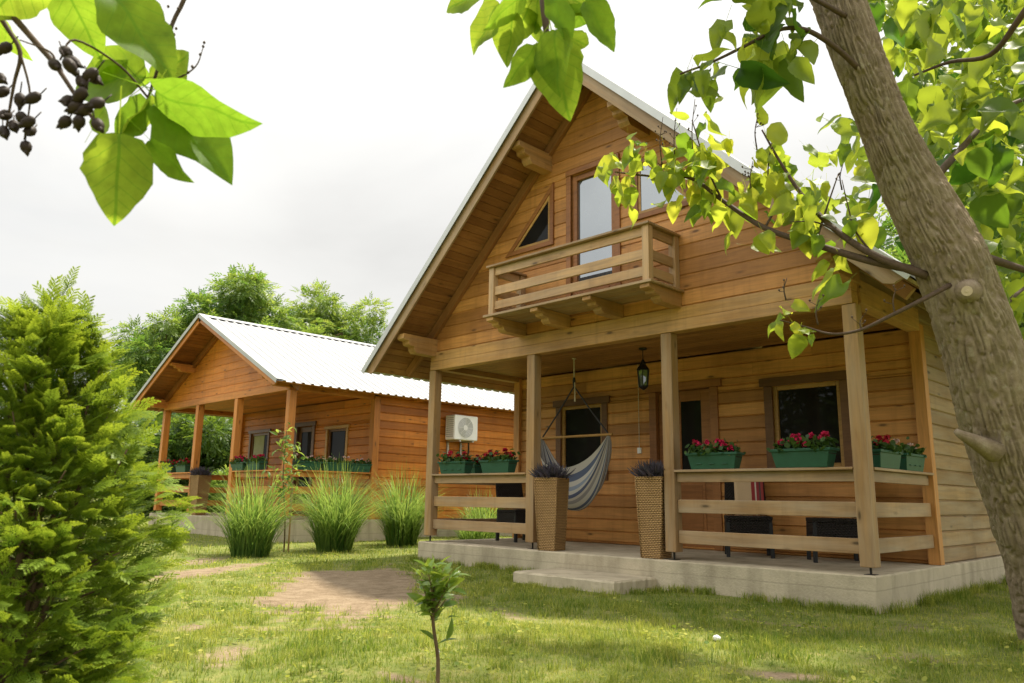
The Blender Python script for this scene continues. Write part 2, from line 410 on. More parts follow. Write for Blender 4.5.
# ------------------------------------------------------------------ timber cabins
def planks(mb, rows, uf, fn, maxlen=3.2, ch=.013, dep=.020, split=True):
    """boards laid in rows: rows [(v0,v1)], uf(v)->(ua,ub), fn(u,v,n)->point (n outwards)"""
    for v0, v1 in rows:
        a0, b0 = uf(v0); a1, b1 = uf(v1)
        if b0-a0 < .02 and b1-a1 < .02: continue
        cuts = [0.]
        L = max(b0-a0, b1-a1)
        if split and L > maxlen*1.1:
            x = random.uniform(.3, 1)*maxlen
            while x < L-.6: cuts.append(x/L); x += random.uniform(.7, 1)*maxlen
        cuts.append(1.)
        for c0, c1 in zip(cuts, cuts[1:]):
            e0 = .0015/L if c0 > 0 else 0; e1 = .0015/L if c1 < 1 else 0
            off = Vector((random.random()*40, random.random()*40, random.random()*40)); vs, gs = [], []
            for v, n in ((v0, -dep), (v0+ch, 0.), (v1-ch, 0.), (v1, -dep)):
                a, b = uf(v); q0 = a+(b-a)*(c0+e0); q1 = a+(b-a)*(c1-e1)
                for u in (q0, q1): vs.append(fn(u, v, n)); gs.append(off+Vector((u, v, n)))
            mb.add(vs, [(0, 1, 3, 2), (2, 3, 5, 4), (4, 5, 7, 6)], gs)
def wall_rows(z0, z1, pitch):
    n = max(1, round((z1-z0)/pitch)); p = (z1-z0)/n
    return [(z0+i*p, z0+(i+1)*p) for i in range(n)]
def plank_wall(mb, u0, u1, z0, z1, fn, holes=(), pitch=.166, thick=.10):
    """vertical wall of horizontal boards with rectangular holes, and its solid backing"""
    zs = sorted({z0, z1}|{h[2] for h in holes}|{h[3] for h in holes}); zs = [z for z in zs if z0 <= z <= z1]
    for v0, v1 in wall_rows(z0, z1, pitch):
        edges = [v0]+[z for z in zs if v0+.012 < z < v1-.012]+[v1]
        for e0, e1 in zip(edges, edges[1:]):
            m = (e0+e1)/2; spans = [(u0, u1)]
            for h in holes:
                if h[2] < m < h[3]:
                    ns = []
                    for a, b in spans:
                        if h[0] >= b or h[1] <= a: ns.append((a, b)); continue
                        if h[0] > a: ns.append((a, h[0]))
                        if h[1] < b: ns.append((h[1], b))
                    spans = ns
            for a, b in spans:
                if b-a > .02: planks(mb, [(e0, e1)], lambda v, a=a, b=b: (a, b), fn)
    for e0, e1 in zip(zs, zs[1:]):
        m = (e0+e1)/2; cur = u0
        hs = sorted(h for h in holes if h[2] < m < h[3])
        for h in hs+[(u1, u1, 0, 0)]:
            if h[0]-cur > .01:
                mb.prism([(cur, e0), (h[0], e0), (h[0], e1), (cur, e1)], lambda u, v, w: fn(u, v, w), -thick, -.0185)
            cur = max(cur, h[1])

def window(parent, fn, u0, u1, z0, z1, trim, sash, pane, tw=.09, sw=.05, sill=True, head=.05, name='window', curtain=None, mull=None, opn=True):
    """framed window set in a wall; fn(u,z,n)"""
    m = MB()
    def bar(m, a, b, c, d, n0, n1): m.prism([(a, c), (b, c), (b, d), (a, d)], fn, n0, n1)
    bar(m, u0-tw, u0, z0-tw, z1+.001, -.004, .022); bar(m, u1, u1+tw, z0-tw, z1+.001, -.004, .022)
    bar(m, u0-tw-head, u1+tw+head, z1+.003, z1+tw, -.004, .034); bar(m, u0+.002, u1-.002, z0-tw, z0-.002, -.004, .02)
    fr = m.build(name, trim, parent, .004)
    s = MB(); d = -.045
    bar(s, u0, u0+sw, z0, z1, d-.02, d+.03); bar(s, u1-sw, u1, z0, z1, d-.02, d+.03)
    bar(s, u0+sw+.001, u1-sw-.001, z1-sw, z1, d-.02, d+.028); bar(s, u0+sw+.001, u1-sw-.001, z0, z0+sw, d-.02, d+.028)
    if mull: bar(s, mull-sw*.6, mull+sw*.6, z0+sw+.001, z1-sw-.001, d-.02, d+.027)
    s.build('sash', sash, fr, .004)
    p = MB(); bar(p, u0+sw*.8, u1-sw*.8, z0+sw*.8, z1-sw*.8, d-.012, d-.004); p.build('pane', pane, fr)
    if curtain:
        c = MB(); a0, b0 = u0+sw+.01, u0+sw+(u1-u0)*.62
        n = 24; vs = []; fs = []
        for i in range(n+1):
            u = a0+(b0-a0)*i/n
            for z in (z0+sw, z1-sw): vs.append(fn(u, z, d+.002+.006*math.sin(i*1.7)))
        for i in range(n): fs.append((2*i, 2*i+2, 2*i+3, 2*i+1))
        c.add(vs, fs); c.build('curtain', curtain, fr, smooth=True)
    return fr
def beam_end(mb, x, w, y_in, y_out, ztop, h, ox=0):
    """timber running along y whose outer end is cut in three rounded steps on its underside"""
    s = 1 if y_out > y_in else -1; L = .30; st = h/3.6
    poly = [(y_in, ztop), (y_out, ztop), (y_out, ztop-st), (y_out-s*.03, ztop-st*1.25), (y_out-s*.09, ztop-st*1.3), (y_out-s*.10, ztop-st*2.0),
            (y_out-s*.13, ztop-st*2.25), (y_out-s*.19, ztop-st*2.3), (y_out-s*.20, ztop-st*3), (y_out-s*.24, ztop-h), (y_in, ztop-h)]
    if s < 0: poly = poly[::-1]
    mb.prism(poly, lambda u, v, q: (q, u, v), x-w/2, x+w/2)

def railing(parent, p0, p1, zs, mat, name='railing', zoff=0):
    """cap board, top board and two lower boards between two posts"""
    p0, p1 = Vector(p0), Vector(p1); Z = Vector((0, 0, 1))
    a = (p1-p0).normalized(); side = Z.cross(a)
    m = MB(); m.obox((p0+p1)/2+Z*(zs[0]-.0125), a, side, Z, (p1-p0).length/2, .075, .0125)
    m.obox((p0+p1)/2+Z*(zs[0]-.027-.05), a, Z, side, (p1-p0).length/2-.002, .05, .018)
    r = m.build(name, mat, parent, .004)
    for z0, z1 in zs[1:]:
        b = MB(); b.obox((p0+p1)/2+Z*((z0+z1)/2), a, Z, side, (p1-p0).length/2-.002, (z1-z0)/2, .017); b.build('rail_board', mat, r, .004)
    return r

def gable_roof(root, o, W, zr, e, ze, y0, y1, roofmat, edgemat, sofmat, purl, barge_h=.17, rib=.19):
    """two pitched slopes with soffit boards, ribbed sheet, barge boards and purlins"""
    ox, oy, oz = o; xm = W/2
    rise = zr-ze; run = xm+e; L = math.hypot(rise, run); cs, sn = run/L, rise/L
    rf = None
    for sgn in (-1, 1):
        def fn(s, y, n, sgn=sgn):       # s down from the ridge, n = normal outwards
            return (ox+xm+sgn*(s*cs+n*sn), oy+y, oz+zr-s*sn+n*cs)
        # deck
        d = MB(); d.prism([(0.02, y0+.012), (L-.02, y0+.012), (L-.02, y1), (0.02, y1)], lambda u, v, q: fn(u, v, q), -.05, -.022)
        par = root if rf is None else rf
        if rf is None:
            rf = d.build('roof', edgemat, root)
        else: d.build('roof_deck', edgemat, rf)
        # soffit
        sm = MB(); n = int((L-.06)/.115); p = (L-.06)/n
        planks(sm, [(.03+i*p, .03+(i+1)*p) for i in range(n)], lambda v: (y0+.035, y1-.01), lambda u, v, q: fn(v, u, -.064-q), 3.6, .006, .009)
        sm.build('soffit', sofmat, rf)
        # sheet with ribs along the fall
        me = MB(); ys = []; y = y0-.03
        while y < y1+.03:
            ys += [(y, 0.), (y+rib*.60, 0.), (y+rib*.70, .026), (y+rib*.90, .026)]; y += rib
        ss = [-.01]+[i*L/9 for i in range(1, 9)]+[L+.05]
        vs = [fn(s, yy, nn-.006) for s in ss for yy, nn in ys]; k = len(ys)
        vs2 = [fn(s, yy, nn-.012) for s in ss for yy, nn in ys]
        fs = [(i*k+j, i*k+j+1, (i+1)*k+j+1, (i+1)*k+j) for i in range(len(ss)-1) for j in range(k-1)]
        if sgn > 0: fs = [f[::-1] for f in fs]
        me.add(vs, fs, rnd=.5)
        me.build('roof_sheet', roofmat, rf)
        fl = MB()   # verge flashing and eave drip edge
        fl.prism([(-.005, .034), (L+.05, .034), (L+.05, -.045), (-.005, -.045)], lambda u, v, q: fn(u, y0-q, v), .034, .040)
        fl.prism([(-.005, .034), (L+.05, .034), (L+.05, .028), (-.005, .028)], lambda u, v, q: fn(u, y0-q, v), -.10, .034)
        fl.build('verge_flashing', roofmat, rf)
        b = MB(); hh = barge_h
        b.prism([(0.0, -.02), (L-.01, -.02), (L+.0, -.05), (L-.03, -hh*.75), (L-.10, -hh), (0.0, -hh)], lambda u, v, q: fn(u, y0+q, v), 0.0, .03)
        b.build('barge_board', edgemat, rf, .003)
        lb = MB()
        for fy0, fy1 in ((.10, .16),):
            pass
        # rafter running along the gable wall, under the soffit
        lb.prism([(.10, -.078), (L-.12, -.078), (L-.12, -.20), (.10, -.20)], lambda u, v, q: fn(u, q, v), -.115, -.055)
        lb.build('rafter', sofmat, rf, .003)
    rc = MB()
    rc.prism([(-.14, -.115), (0, .02), (.14, -.115), (.14, -.108), (0, .032), (-.14, -.108)], lambda u, v, q: (ox+xm+u*cs/.75, oy+q, oz+zr+.012+v*(sn/cs)/.885*.98), y0-.03, y1)
    rc.build('ridge_cap', roofmat, rf)
    for x, zt, w_, h_ in purl:
        pm = MB(); beam_end(pm, ox+x, w_, oy+.06, oy+y0+.06, oz+zt, h_); pm.build('purlin', M['beam'] if edgemat is M['rail'] else M['beam2'], rf, .004)
    return rf

def concrete_base(root, o, W, D, y1, top, bot, name='foundation'):
    ox, oy, oz = o; m = MB()
    zb = bot
    # porch slab, slightly uneven edges, then the plinth under the walls
    nx = 28
    def strip(xa, xb, ya, yb, zt):
        vs = []; fs = []
        jit = lambda: random.uniform(-.006, .006)
        N = 24
        ring = []
        for i in range(N): ring.append((xa+(xb-xa)*i/N, ya))
        for i in range(N): ring.append((xb, ya+(yb-ya)*i/N))
        for i in range(N): ring.append((xb-(xb-xa)*i/N, yb))
        for i in range(N): ring.append((xa, yb-(yb-ya)*i/N))
        n = len(ring); lev = [zb, zt-.20, zt-.012, zt]; ins = [0, 0, 0, .012]
        cx, cy = (xa+xb)/2, (ya+yb)/2
        for z, q in zip(lev, ins):
            for x, y in ring:
                sx = 1 if x > cx else -1; sy = 1 if y > cy else -1
                vs.append((x-sx*q*(abs(x-cx) > (xb-xa)/2-.01)+jit(), y-sy*q*(abs(y-cy) > (yb-ya)/2-.01)+jit(), z+jit()*.4))
        for a in range(3):
            for i in range(n): j = (i+1) % n; fs.append((a*n+i, a*n+j, (a+1)*n+j, (a+1)*n+i))
        fs.append(tuple(3*n+i for i in range(n)))
        m.add(vs, fs)
    strip(ox-.08, ox+W+.09, oy-.15, oy+D+.12, oz+top)
    strip(ox-.05, ox+W+.055, oy+D+.125, oy+y1, oz+top-.004)
    return m.build(name, M['concrete'], root)

# ================================================================== the big cabin
W, D, YB = 5.974, 1.743, 8.2
H = thing('wooden_cabin', 'tall two storey timber cabin with steep gable roof, balcony and front porch', 'cabin', (2.987, 4, -.34))
O = (0, 0, 0)
concrete_base(H, O, W, D, YB, -.05, -.75)
ZP = 2.35
# walls
fB = lambda u, z, n: (u, D-n, z)
wb = MB()
HW = [(.90, 1.68, .92, 1.92), (2.57, 3.50, -.02, 2.0), (4.30, 5.12, .95, 1.93)]
plank_wall(wb, .06, W-.06, -.05, 2.43, fB, HW)
wall = wb.build('porch_wall', M['log'], H)
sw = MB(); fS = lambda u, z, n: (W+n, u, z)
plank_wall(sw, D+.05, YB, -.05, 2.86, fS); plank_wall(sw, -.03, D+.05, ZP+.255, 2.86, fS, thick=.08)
sw.build('side_wall', M['log_shaded'], H)
sw = MB(); fL = lambda u, z, n: (-n, u, z)
plank_wall(sw, D+.05, YB, -.05, 2.86, fL); plank_wall(sw, -.03, D+.05, ZP+.255, 2.86, fL, thick=.08)
sw.build('side_wall', M['log'], H)
bk = MB(); bk.prism([(0, -.05), (W, -.05), (W, 2.86), (W/2, 5.65), (0, 2.86)], lambda u, v, q: (u, YB+q, v), -.1, 0); bk.build('back_wall', M['log'], H)
for x in (0.0, W):
    ct = MB(); ct.box(x-.06, x+.06, D-.06, D+.06, -.049, 2.45); ct.build('corner_trim', M['log'], H, .005)
# gable above the porch
XL, ZE, ZR = -.7251, 2.357, 5.892
SL = (ZR-ZE)/(W/2-XL)
def gx(z):
    x = XL+(z+.15-ZE)/SL
    return (max(0.03, x), min(W-.03, W-x))
gxi = lambda x: ZE-.15+(min(x, W-x)-XL)*SL
gm = MB(); fG = lambda u, z, n: (u, -.05-n, z)
GH = (2.60, 3.32, 2.82, 4.58)
rows = wall_rows(2.62, 5.69, .166)
for v0, v1 in rows:
    for e0, e1 in ((v0, min(v1, GH[3])), (max(v0, GH[3]), v1)):
        if e1-e0 < .012: continue
        if GH[2]-.06 < (e0+e1)/2 < GH[3]:
            planks(gm, [(e0, e1)], lambda v: (gx(v)[0], GH[0]), fG); planks(gm, [(e0, e1)], lambda v: (GH[1], gx(v)[1]), fG)
        else: planks(gm, [(e0, e1)], gx, fG)
gm.prism([(0.03, 2.62), (GH[0], 2.62), (GH[0], gxi(GH[0])), (gx(2.9)[0], 2.9)], lambda u, v, q: (u, q, v), -.039, .03)
gm.prism([(GH[1], 2.62), (W-.03, 2.62), (gx(2.9)[1], 2.9), (GH[1], gxi(GH[1]))], lambda u, v, q: (u, q, v), -.039, .03)
gm.prism([(GH[0], GH[3]), (GH[1], GH[3]), (GH[1], gxi(GH[1])), (W/2, 5.68), (GH[0], gxi(GH[0]))], lambda u, v, q: (u, q, v), -.038, .031)
gm.build('gable_wall', M['log'], H)
bm_ = MB(); bm_.box(-.04, W+.04, -.075, .07, ZP, ZP+.125); bm_.box(-.04, W+.04, -.068, .07, ZP+.128, ZP+.262); bm_.build('beam', M['beam'], H, .005)
for x in (0.0, W):
    b = MB(); b.box(x-.065, x+.065, .072, D-.08, ZP+.02, ZP+.25); b.build('beam', M['beam'], H, .005)
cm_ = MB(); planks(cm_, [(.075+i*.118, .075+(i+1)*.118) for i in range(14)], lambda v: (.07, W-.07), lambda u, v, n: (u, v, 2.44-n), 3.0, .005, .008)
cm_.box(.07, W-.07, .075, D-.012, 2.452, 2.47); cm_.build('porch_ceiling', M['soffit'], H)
PX = (0.0, 1.962, 3.988, W)
for i, x in enumerate(PX):
    p = MB(); p.box(x-.066, x+.066, -.066, .066, .03 if i != 3 else .012, ZP-.002); po = p.build('post', M['post'], H, .008)
    q = MB(); q.tube([(x, 0, -.051), (x, 0, .035)], .011, 8); q.box(x-.045, x+.045, -.045, .045, -.052, -.046); q.build('post_pin', M['metal'], po)
RZ = (.87, (.43, .565), (.12, .25))
railing(H, (.068, 0, 0), (PX[1]-.068, 0, 0), RZ, M['rail'])
railing(H, (PX[2]+.068, 0, 0), (W-.068, 0, 0), RZ, M['rail'])
railing(H, (W, .068, 0), (W, D-.078, 0), RZ, M['rail'])
railing(H, (0, .068, 0), (0, D-.078, 0), RZ, M['rail'])
# porch windows and door
window(H, fB, *HW[0], M['trim'], M['sash'], M['glass_dark'], tw=.10, sw=.045)
window(H, fB, *HW[2], M['trim'], M['sash'], M['glass_dark'], tw=.105, sw=.05)
df = MB()
def bar(m, fn, a, b, c, d, n0, n1): m.prism([(a, c), (b, c), (b, d), (a, d)], fn, n0, n1)
u0, u1, z0, z1 = HW[1]
bar(df, fB, u0-.06, u0+.05, -.045, z1, -.06, .024); bar(df, fB, u1-.05, u1+.06, -.045, z1, -.06, .024); bar(df, fB, u0-.12, u1+.12, z1+.002, z1+.10, -.06, .034)
door = df.build('door', M['door'], H, .004)
dl = MB(); a, b = u0+.055, u1-.055
gl = (2.97, 3.28, .93, 1.85)
for q in ((a, gl[0], z0, z1-.01), (gl[1], b, z0, z1-.01), (gl[0]+.001, gl[1]-.001, gl[3], z1-.01), (gl[0]+.001, gl[1]-.001, z0, gl[2])): bar(dl, fB, *q, -.075, -.04)
bar(dl, fB, a+.16, b-.13, .14, .80, -.043, -.032); bar(dl, fB, a+.20, b-.17, .18, .76, -.04, -.026)
dl.build('door_leaf', M['door'], door, .004)
dp = MB(); bar(dp, fB, gl[0], gl[1], gl[2], gl[3], -.06, -.054); dp.build('pane', M['glass_dark'], door)
dh = MB(); dh.tube([(a+.06, D+.04, .98), (a+.06, D-.01, .98), (a+.17, D-.012, .975)], .009, 8); dh.build('handle', M['steel'], door)
# gable door and the two triangular windows
gd = window(H, fG, GH[0]+.03, GH[1]-.0, GH[2], GH[3], M['door'], M['door'], M['glass_sky'], tw=.075, sw=.075, name='balcony_door', head=.0)
gp = MB(); bar(gp, fG, GH[0]+.10, GH[1]-.07, GH[2]+.07, 3.16, -.046, -.02); bar(gp, fG, GH[0]+.15, GH[1]-.12, GH[2]+.12, 3.10, -.03, -.012); gp.build('door_panel', M['door'], gd, .003)
def tri_window(poly, pane):
    cx = sum(p[0] for p in poly)/len(poly); cz = sum(p[1] for p in poly)/len(poly)
    n = len(poly); m = MB()
    def grow(d):       # offset every edge outwards by d
        out = []
        for i in range(n):
            p0, p1, p2 = (Vector(poly[(i+k-1) % n]) for k in range(3))
            e1 = (p1-p0).normalized(); e2 = (p2-p1).normalized()
            n1 = Vector((e1.y, -e1.x)); n2 = Vector((e2.y, -e2.x))
            k = 1+n1.dot(n2); out.append(p1+(n1+n2)*(d/k))
        return out
    ou, inn = grow(.06), [Vector(p) for p in poly]
    for i in range(n):
        j = (i+1) % n; m.prism([tuple(ou[i]), tuple(ou[j]), tuple(inn[j]), tuple(inn[i])], fG, -.01, .028)
    f = m.build('window', M['door'], H, .003)
    s = MB(); i2 = grow(-.035)
    for i in range(n):
        j = (i+1) % n; s.prism([tuple(inn[i]), tuple(inn[j]), tuple(i2[j]), tuple(i2[i])], fG, -.006, .014)
    s.build('sash', M['sash'], f)
    p = MB(); p.prism([tuple(v) for v in inn], fG, -.005, .006); p.build('pane', pane, f)
tri_window([(1.62, 3.80), (2.28, 3.80), (2.28, 4.44)], M['glass_dark'])
tri_window([(3.66, 3.80), (4.38, 3.80), (3.80, 4.42), (3.66, 4.42)], M['glass_sky'])
# balcony
BX0, BX1, BY, BZ = 1.76, 4.19, -.642, 2.665
bl = MB()
for i in range(5): bl.box(BX0-.05, BX1+.05, BY-.04+i*.125, BY-.04+i*.125+.12, BZ+.10, BZ+.128)
bal = bl.build('balcony', M['rail'], H, .003)
for x in (BX0+.05, 2.56, 3.36, BX1-.05):
    j = MB(); beam_end(j, x, .12, -.052, BY-.015, BZ+.098, .16); j.build('joist', M['beam'], bal, .004)
for x in (BX0+.045, BX1-.045):
    for y in (BY+.045, -.098):
        p = MB(); p.box(x-.042, x+.042, y-.042, y+.042, BZ+.129, 3.405); p.build('balcony_post', M['balrail'], bal, .004)
def brail(ax, pos, q0, q1, z0, z1, t=.034):
    m = MB()
    if ax == 'x': m.box(q0, q1, pos-t/2, pos+t/2, z0, z1)
    else: m.box(pos-t/2, pos+t/2, q0, q1, z0, z1)
    m.build('balcony_rail', M['balrail'], bal, .004)
for z0, z1 in ((3.30, 3.402), (3.045, 3.155), (2.86, 2.965)):
    brail('x', BY+.045, BX0+.088, BX1-.088, z0, z1)
    for x in (BX0+.045, BX1-.045): brail('y', x, BY+.09, -.145, z0, z1)
m = MB(); m.box(BX0-.02, BX1+.02, BY-.03, BY+.11, 3.406, 3.432); m.box(BX0-.02, BX0+.11, BY+.112, -.056, 3.406, 3.432); m.box(BX1-.11, BX1+.02, BY+.112, -.056, 3.406, 3.432)
m.build('handrail', M['rail'], bal, .004)
# roof
gable_roof(H, O, W, ZR, -XL, ZE, -.722, YB+.4, M['roof'], M['rail'], M['soffit'],
           [(.0, 2.80, .15, .25), (2.22, 4.98, .15, .24), (W-2.22, 4.98, .15, .24), (W-.0, 2.80, .15, .25)])
# pull-cord switch on the wall
ls = MB(); ls.box(2.305, 2.365, D-.03, D+.001, 1.18, 1.26); so_ = ls.build('light_switch', M['white'], H, .006)
lc = MB(); lc.tube([(2.335, D-.018, 1.26), (2.335, D-.018, 2.42)], .005, 6); lc.build('cable', M['rope'], so_)

# ================================================================== the small cabin
X2, Y2, Z2 = -10.4078, .2768, .1473
W2, D2, YB2 = 5.837, 1.92, 11.5
K = thing('wooden_cabin', 'low single storey orange timber cabin with white metal roof and covered porch', 'cabin', (X2+W2/2, Y2+5, -.2))
O2 = (X2, Y2, Z2)
concrete_base(K, O2, W2, D2, YB2, -.05, -.9)
fB2 = lambda u, z, n: (X2+u, Y2+D2-n, Z2+z)
H2W = [(.56, 1.42, .88, 1.90), (2.75, 3.50, -.02, 1.95), (4.10, 4.82, .90, 1.83)]
wb = MB(); plank_wall(wb, .06, W2-.06, -.05, 2.43, fB2, H2W); wb.build('porch_wall', M['log2'], K)
sw = MB(); fS2 = lambda u, z, n: (X2+W2+n, Y2+u, Z2+z)
plank_wall(sw, D2+.05, YB2, -.05, 2.44, fS2); sw.build('side_wall', M['log2'], K)
sw = MB(); fL2 = lambda u, z, n: (X2-n, Y2+u, Z2+z)
plank_wall(sw, D2+.05, YB2, -.05, 2.44, fL2); sw.build('side_wall', M['log2'], K)
bk = MB(); bk.prism([(0, -.05), (W2, -.05), (W2, 2.46), (W2/2, 3.8), (0, 2.46)], lambda u, v, q: (X2+u, Y2+YB2+q, Z2+v), -.1, 0); bk.build('back_wall', M['log2'], K)
for x in (0., W2):
    ct = MB(); ct.box(X2+x-.075, X2+x+.075, Y2+D2-.075, Y2+D2+.075, Z2-.05, Z2+2.42); ct.build('corner_trim', M['beam2'], K, .005)
E2, ZE2, ZR2 = .6181, 2.5661-Z2, 4.2948-Z2
SL2 = (ZR2-ZE2)/(W2/2+E2)
def gx2(z):
    x = -E2+(z+.14-ZE2)/SL2
    return (max(.03, x), min(W2-.03, W2-x))
gm = MB(); fG2 = lambda u, z, n: (X2+u, Y2-.05-n, Z2+z)
planks(gm, wall_rows(2.50, 3.95, .166), gx2, fG2)
gm.prism([(.03, 2.49), (W2-.03, 2.49), (gx2(2.52)[1], 2.52), (W2/2, 3.88), (gx2(2.52)[0], 2.52)], lambda u, v, q: (X2+u, Y2+q, Z2+v), -.039, .03)
gm.build('gable_wall', M['log2'], K)
b = MB(); b.box(X2-.04, X2+W2+.04, Y2-.075, Y2+.07, Z2+2.352, Z2+2.50); b.build('beam', M['beam2'], K, .005)
for x in (0., W2):
    b = MB(); b.box(X2+x-.065, X2+x+.065, Y2+.072, Y2+D2-.08, Z2+2.355, Z2+2.49); b.build('beam', M['beam2'], K, .005)
b = MB(); b.box(X2+W2-.06, X2+W2+.06, Y2+D2+.08, Y2+YB2, Z2+2.44, Z2+2.5); b.build('beam', M['beam2'], K, .005)
cm_ = MB(); planks(cm_, [(.075+i*.118, .075+(i+1)*.118) for i in range(16)], lambda v: (.07, W2-.07), lambda u, v, n: (X2+u, Y2+v, Z2+2.45-n), 3.0, .005, .008)
cm_.box(X2+.07, X2+W2-.07, Y2+.075, Y2+D2-.012, Z2+2.462, Z2+2.48); cm_.build('porch_ceiling', M['log2'], K)
PX2 = (0., W2*.315, W2*.635, W2)
for x in PX2:
    p = MB(); p.box(X2+x-.07, X2+x+.07, Y2-.07, Y2+.07, Z2+.01, Z2+2.35); po = p.build('post', M['beam2'], K, .008)
    q = MB(); q.tube([(X2+x, Y2, Z2-.051), (X2+x, Y2, Z2+.02)], .011, 8); q.build('post_pin', M['metal'], po)
def r2(xa, ya, xb, yb): railing(K, (X2+xa, Y2+ya, Z2), (X2+xb, Y2+yb, Z2), RZ, M['beam2'])
r2(.072, 0, PX2[1]-.072, 0); r2(PX2[2]+.072, 0, W2-.072, 0); r2(W2, .072, W2, D2-.08); r2(0, .072, 0, D2-.08)
window(K, fB2, *H2W[0], M['trim'], M['trim'], M['glass_dark'], tw=.08, sw=.06, curtain=M['curtain'])
window(K, fB2, *H2W[2], M['sash'], M['trim'], M['glass_dark'], tw=.07, sw=.05)
df = MB(); u0, u1, z0, z1 = H2W[1]
bar(df, fB2, u0-.06, u0+.05, -.045, z1, -.06, .024); bar(df, fB2, u1-.05, u1+.06, -.045, z1, -.06, .024); bar(df, fB2, u0-.10, u1+.10, z1+.002, z1+.10, -.06, .034)
d2 = df.build('door', M['trim'], K, .004)
dl = MB(); a, b = u0+.055, u1-.055
for q in ((a, a+.1, z0, z1-.01), (b-.1, b, z0, z1-.01), (a+.101, b-.101, z1-.12, z1-.01), (a+.101, b-.101, z0, .6)): bar(dl, fB2, *q, -.075, -.04)
dl.build('door_leaf', M['trim'], d2, .004)
dp = MB(); bar(dp, fB2, a+.1, b-.1, .6, z1-.12, -.06, -.054); dp.build('pane', M['glass_dark'], d2)
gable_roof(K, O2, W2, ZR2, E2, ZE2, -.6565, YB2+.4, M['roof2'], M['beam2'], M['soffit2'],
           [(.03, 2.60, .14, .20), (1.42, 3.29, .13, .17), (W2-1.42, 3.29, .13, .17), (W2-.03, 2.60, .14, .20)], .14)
for y in (1.0, 2.9, 4.8, 6.7, 8.6):
    b = MB(); b.box(X2+W2+.07, X2+W2+.33, Y2+y-.05, Y2+y+.05, Z2+2.40, Z2+2.50); b.build('rafter_end', M['beam2'], K, .004)

# ================================================================== things on and around the porches
def on_y(u, v, y):
    d = cF + cR*(u-512)/FPX - cU*(v-341.5)/FPX
    return Vector(CAM+d*((y-CAM[1])/d[1]))
st = MB()
N = 14; xa, xb, ya, yb, zt = 2.50, 3.87, -.88, -.165, -.225
ring = [(xa+(xb-xa)*i/N, ya) for i in range(N)]+[(xb, ya+(yb-ya)*i/N) for i in range(N)]+[(xb-(xb-xa)*i/N, yb) for i in range(N)]+[(xa, yb-(yb-ya)*i/N) for i in range(N)]
vs, fs = [], []; n = len(ring)
for z, q in ((-.7, 0), (zt-.018, 0), (zt, .016)):
    for x, y in ring:
        vs.append((x+((xa+xb)/2-x)*q/.6+random.uniform(-.006, .006), y+((ya+yb)/2-y)*q/.42+random.uniform(-.006, .006), z+random.uniform(-.003, .003)))
for a in range(2):
    for i in range(n): fs.append((a*n+i, a*n+(i+1) % n, (a+1)*n+(i+1) % n, (a+1)*n+i))
fs.append(tuple(2*n+i for i in range(n))); st.add(vs, fs)
tag(st.build('concrete_step', M['concrete']), 'low pale concrete step block on the lawn before the tall cabin porch', 'step')

q = on_ground(717, 641); m = MB(); m.tube([q+Vector((-.028, 0, .012)), q+Vector((-.02, 0, .016)), q+Vector((0, 0, .018)), q+Vector((.02, .004, .015)), q+Vector((.027, .004, .012))], [.004, .016, .022, .015, .004], 10)
tag(m.build('pebble', M['white'], smooth=True), 'small white pebble lying in the grass in front of the porch', 'pebble')
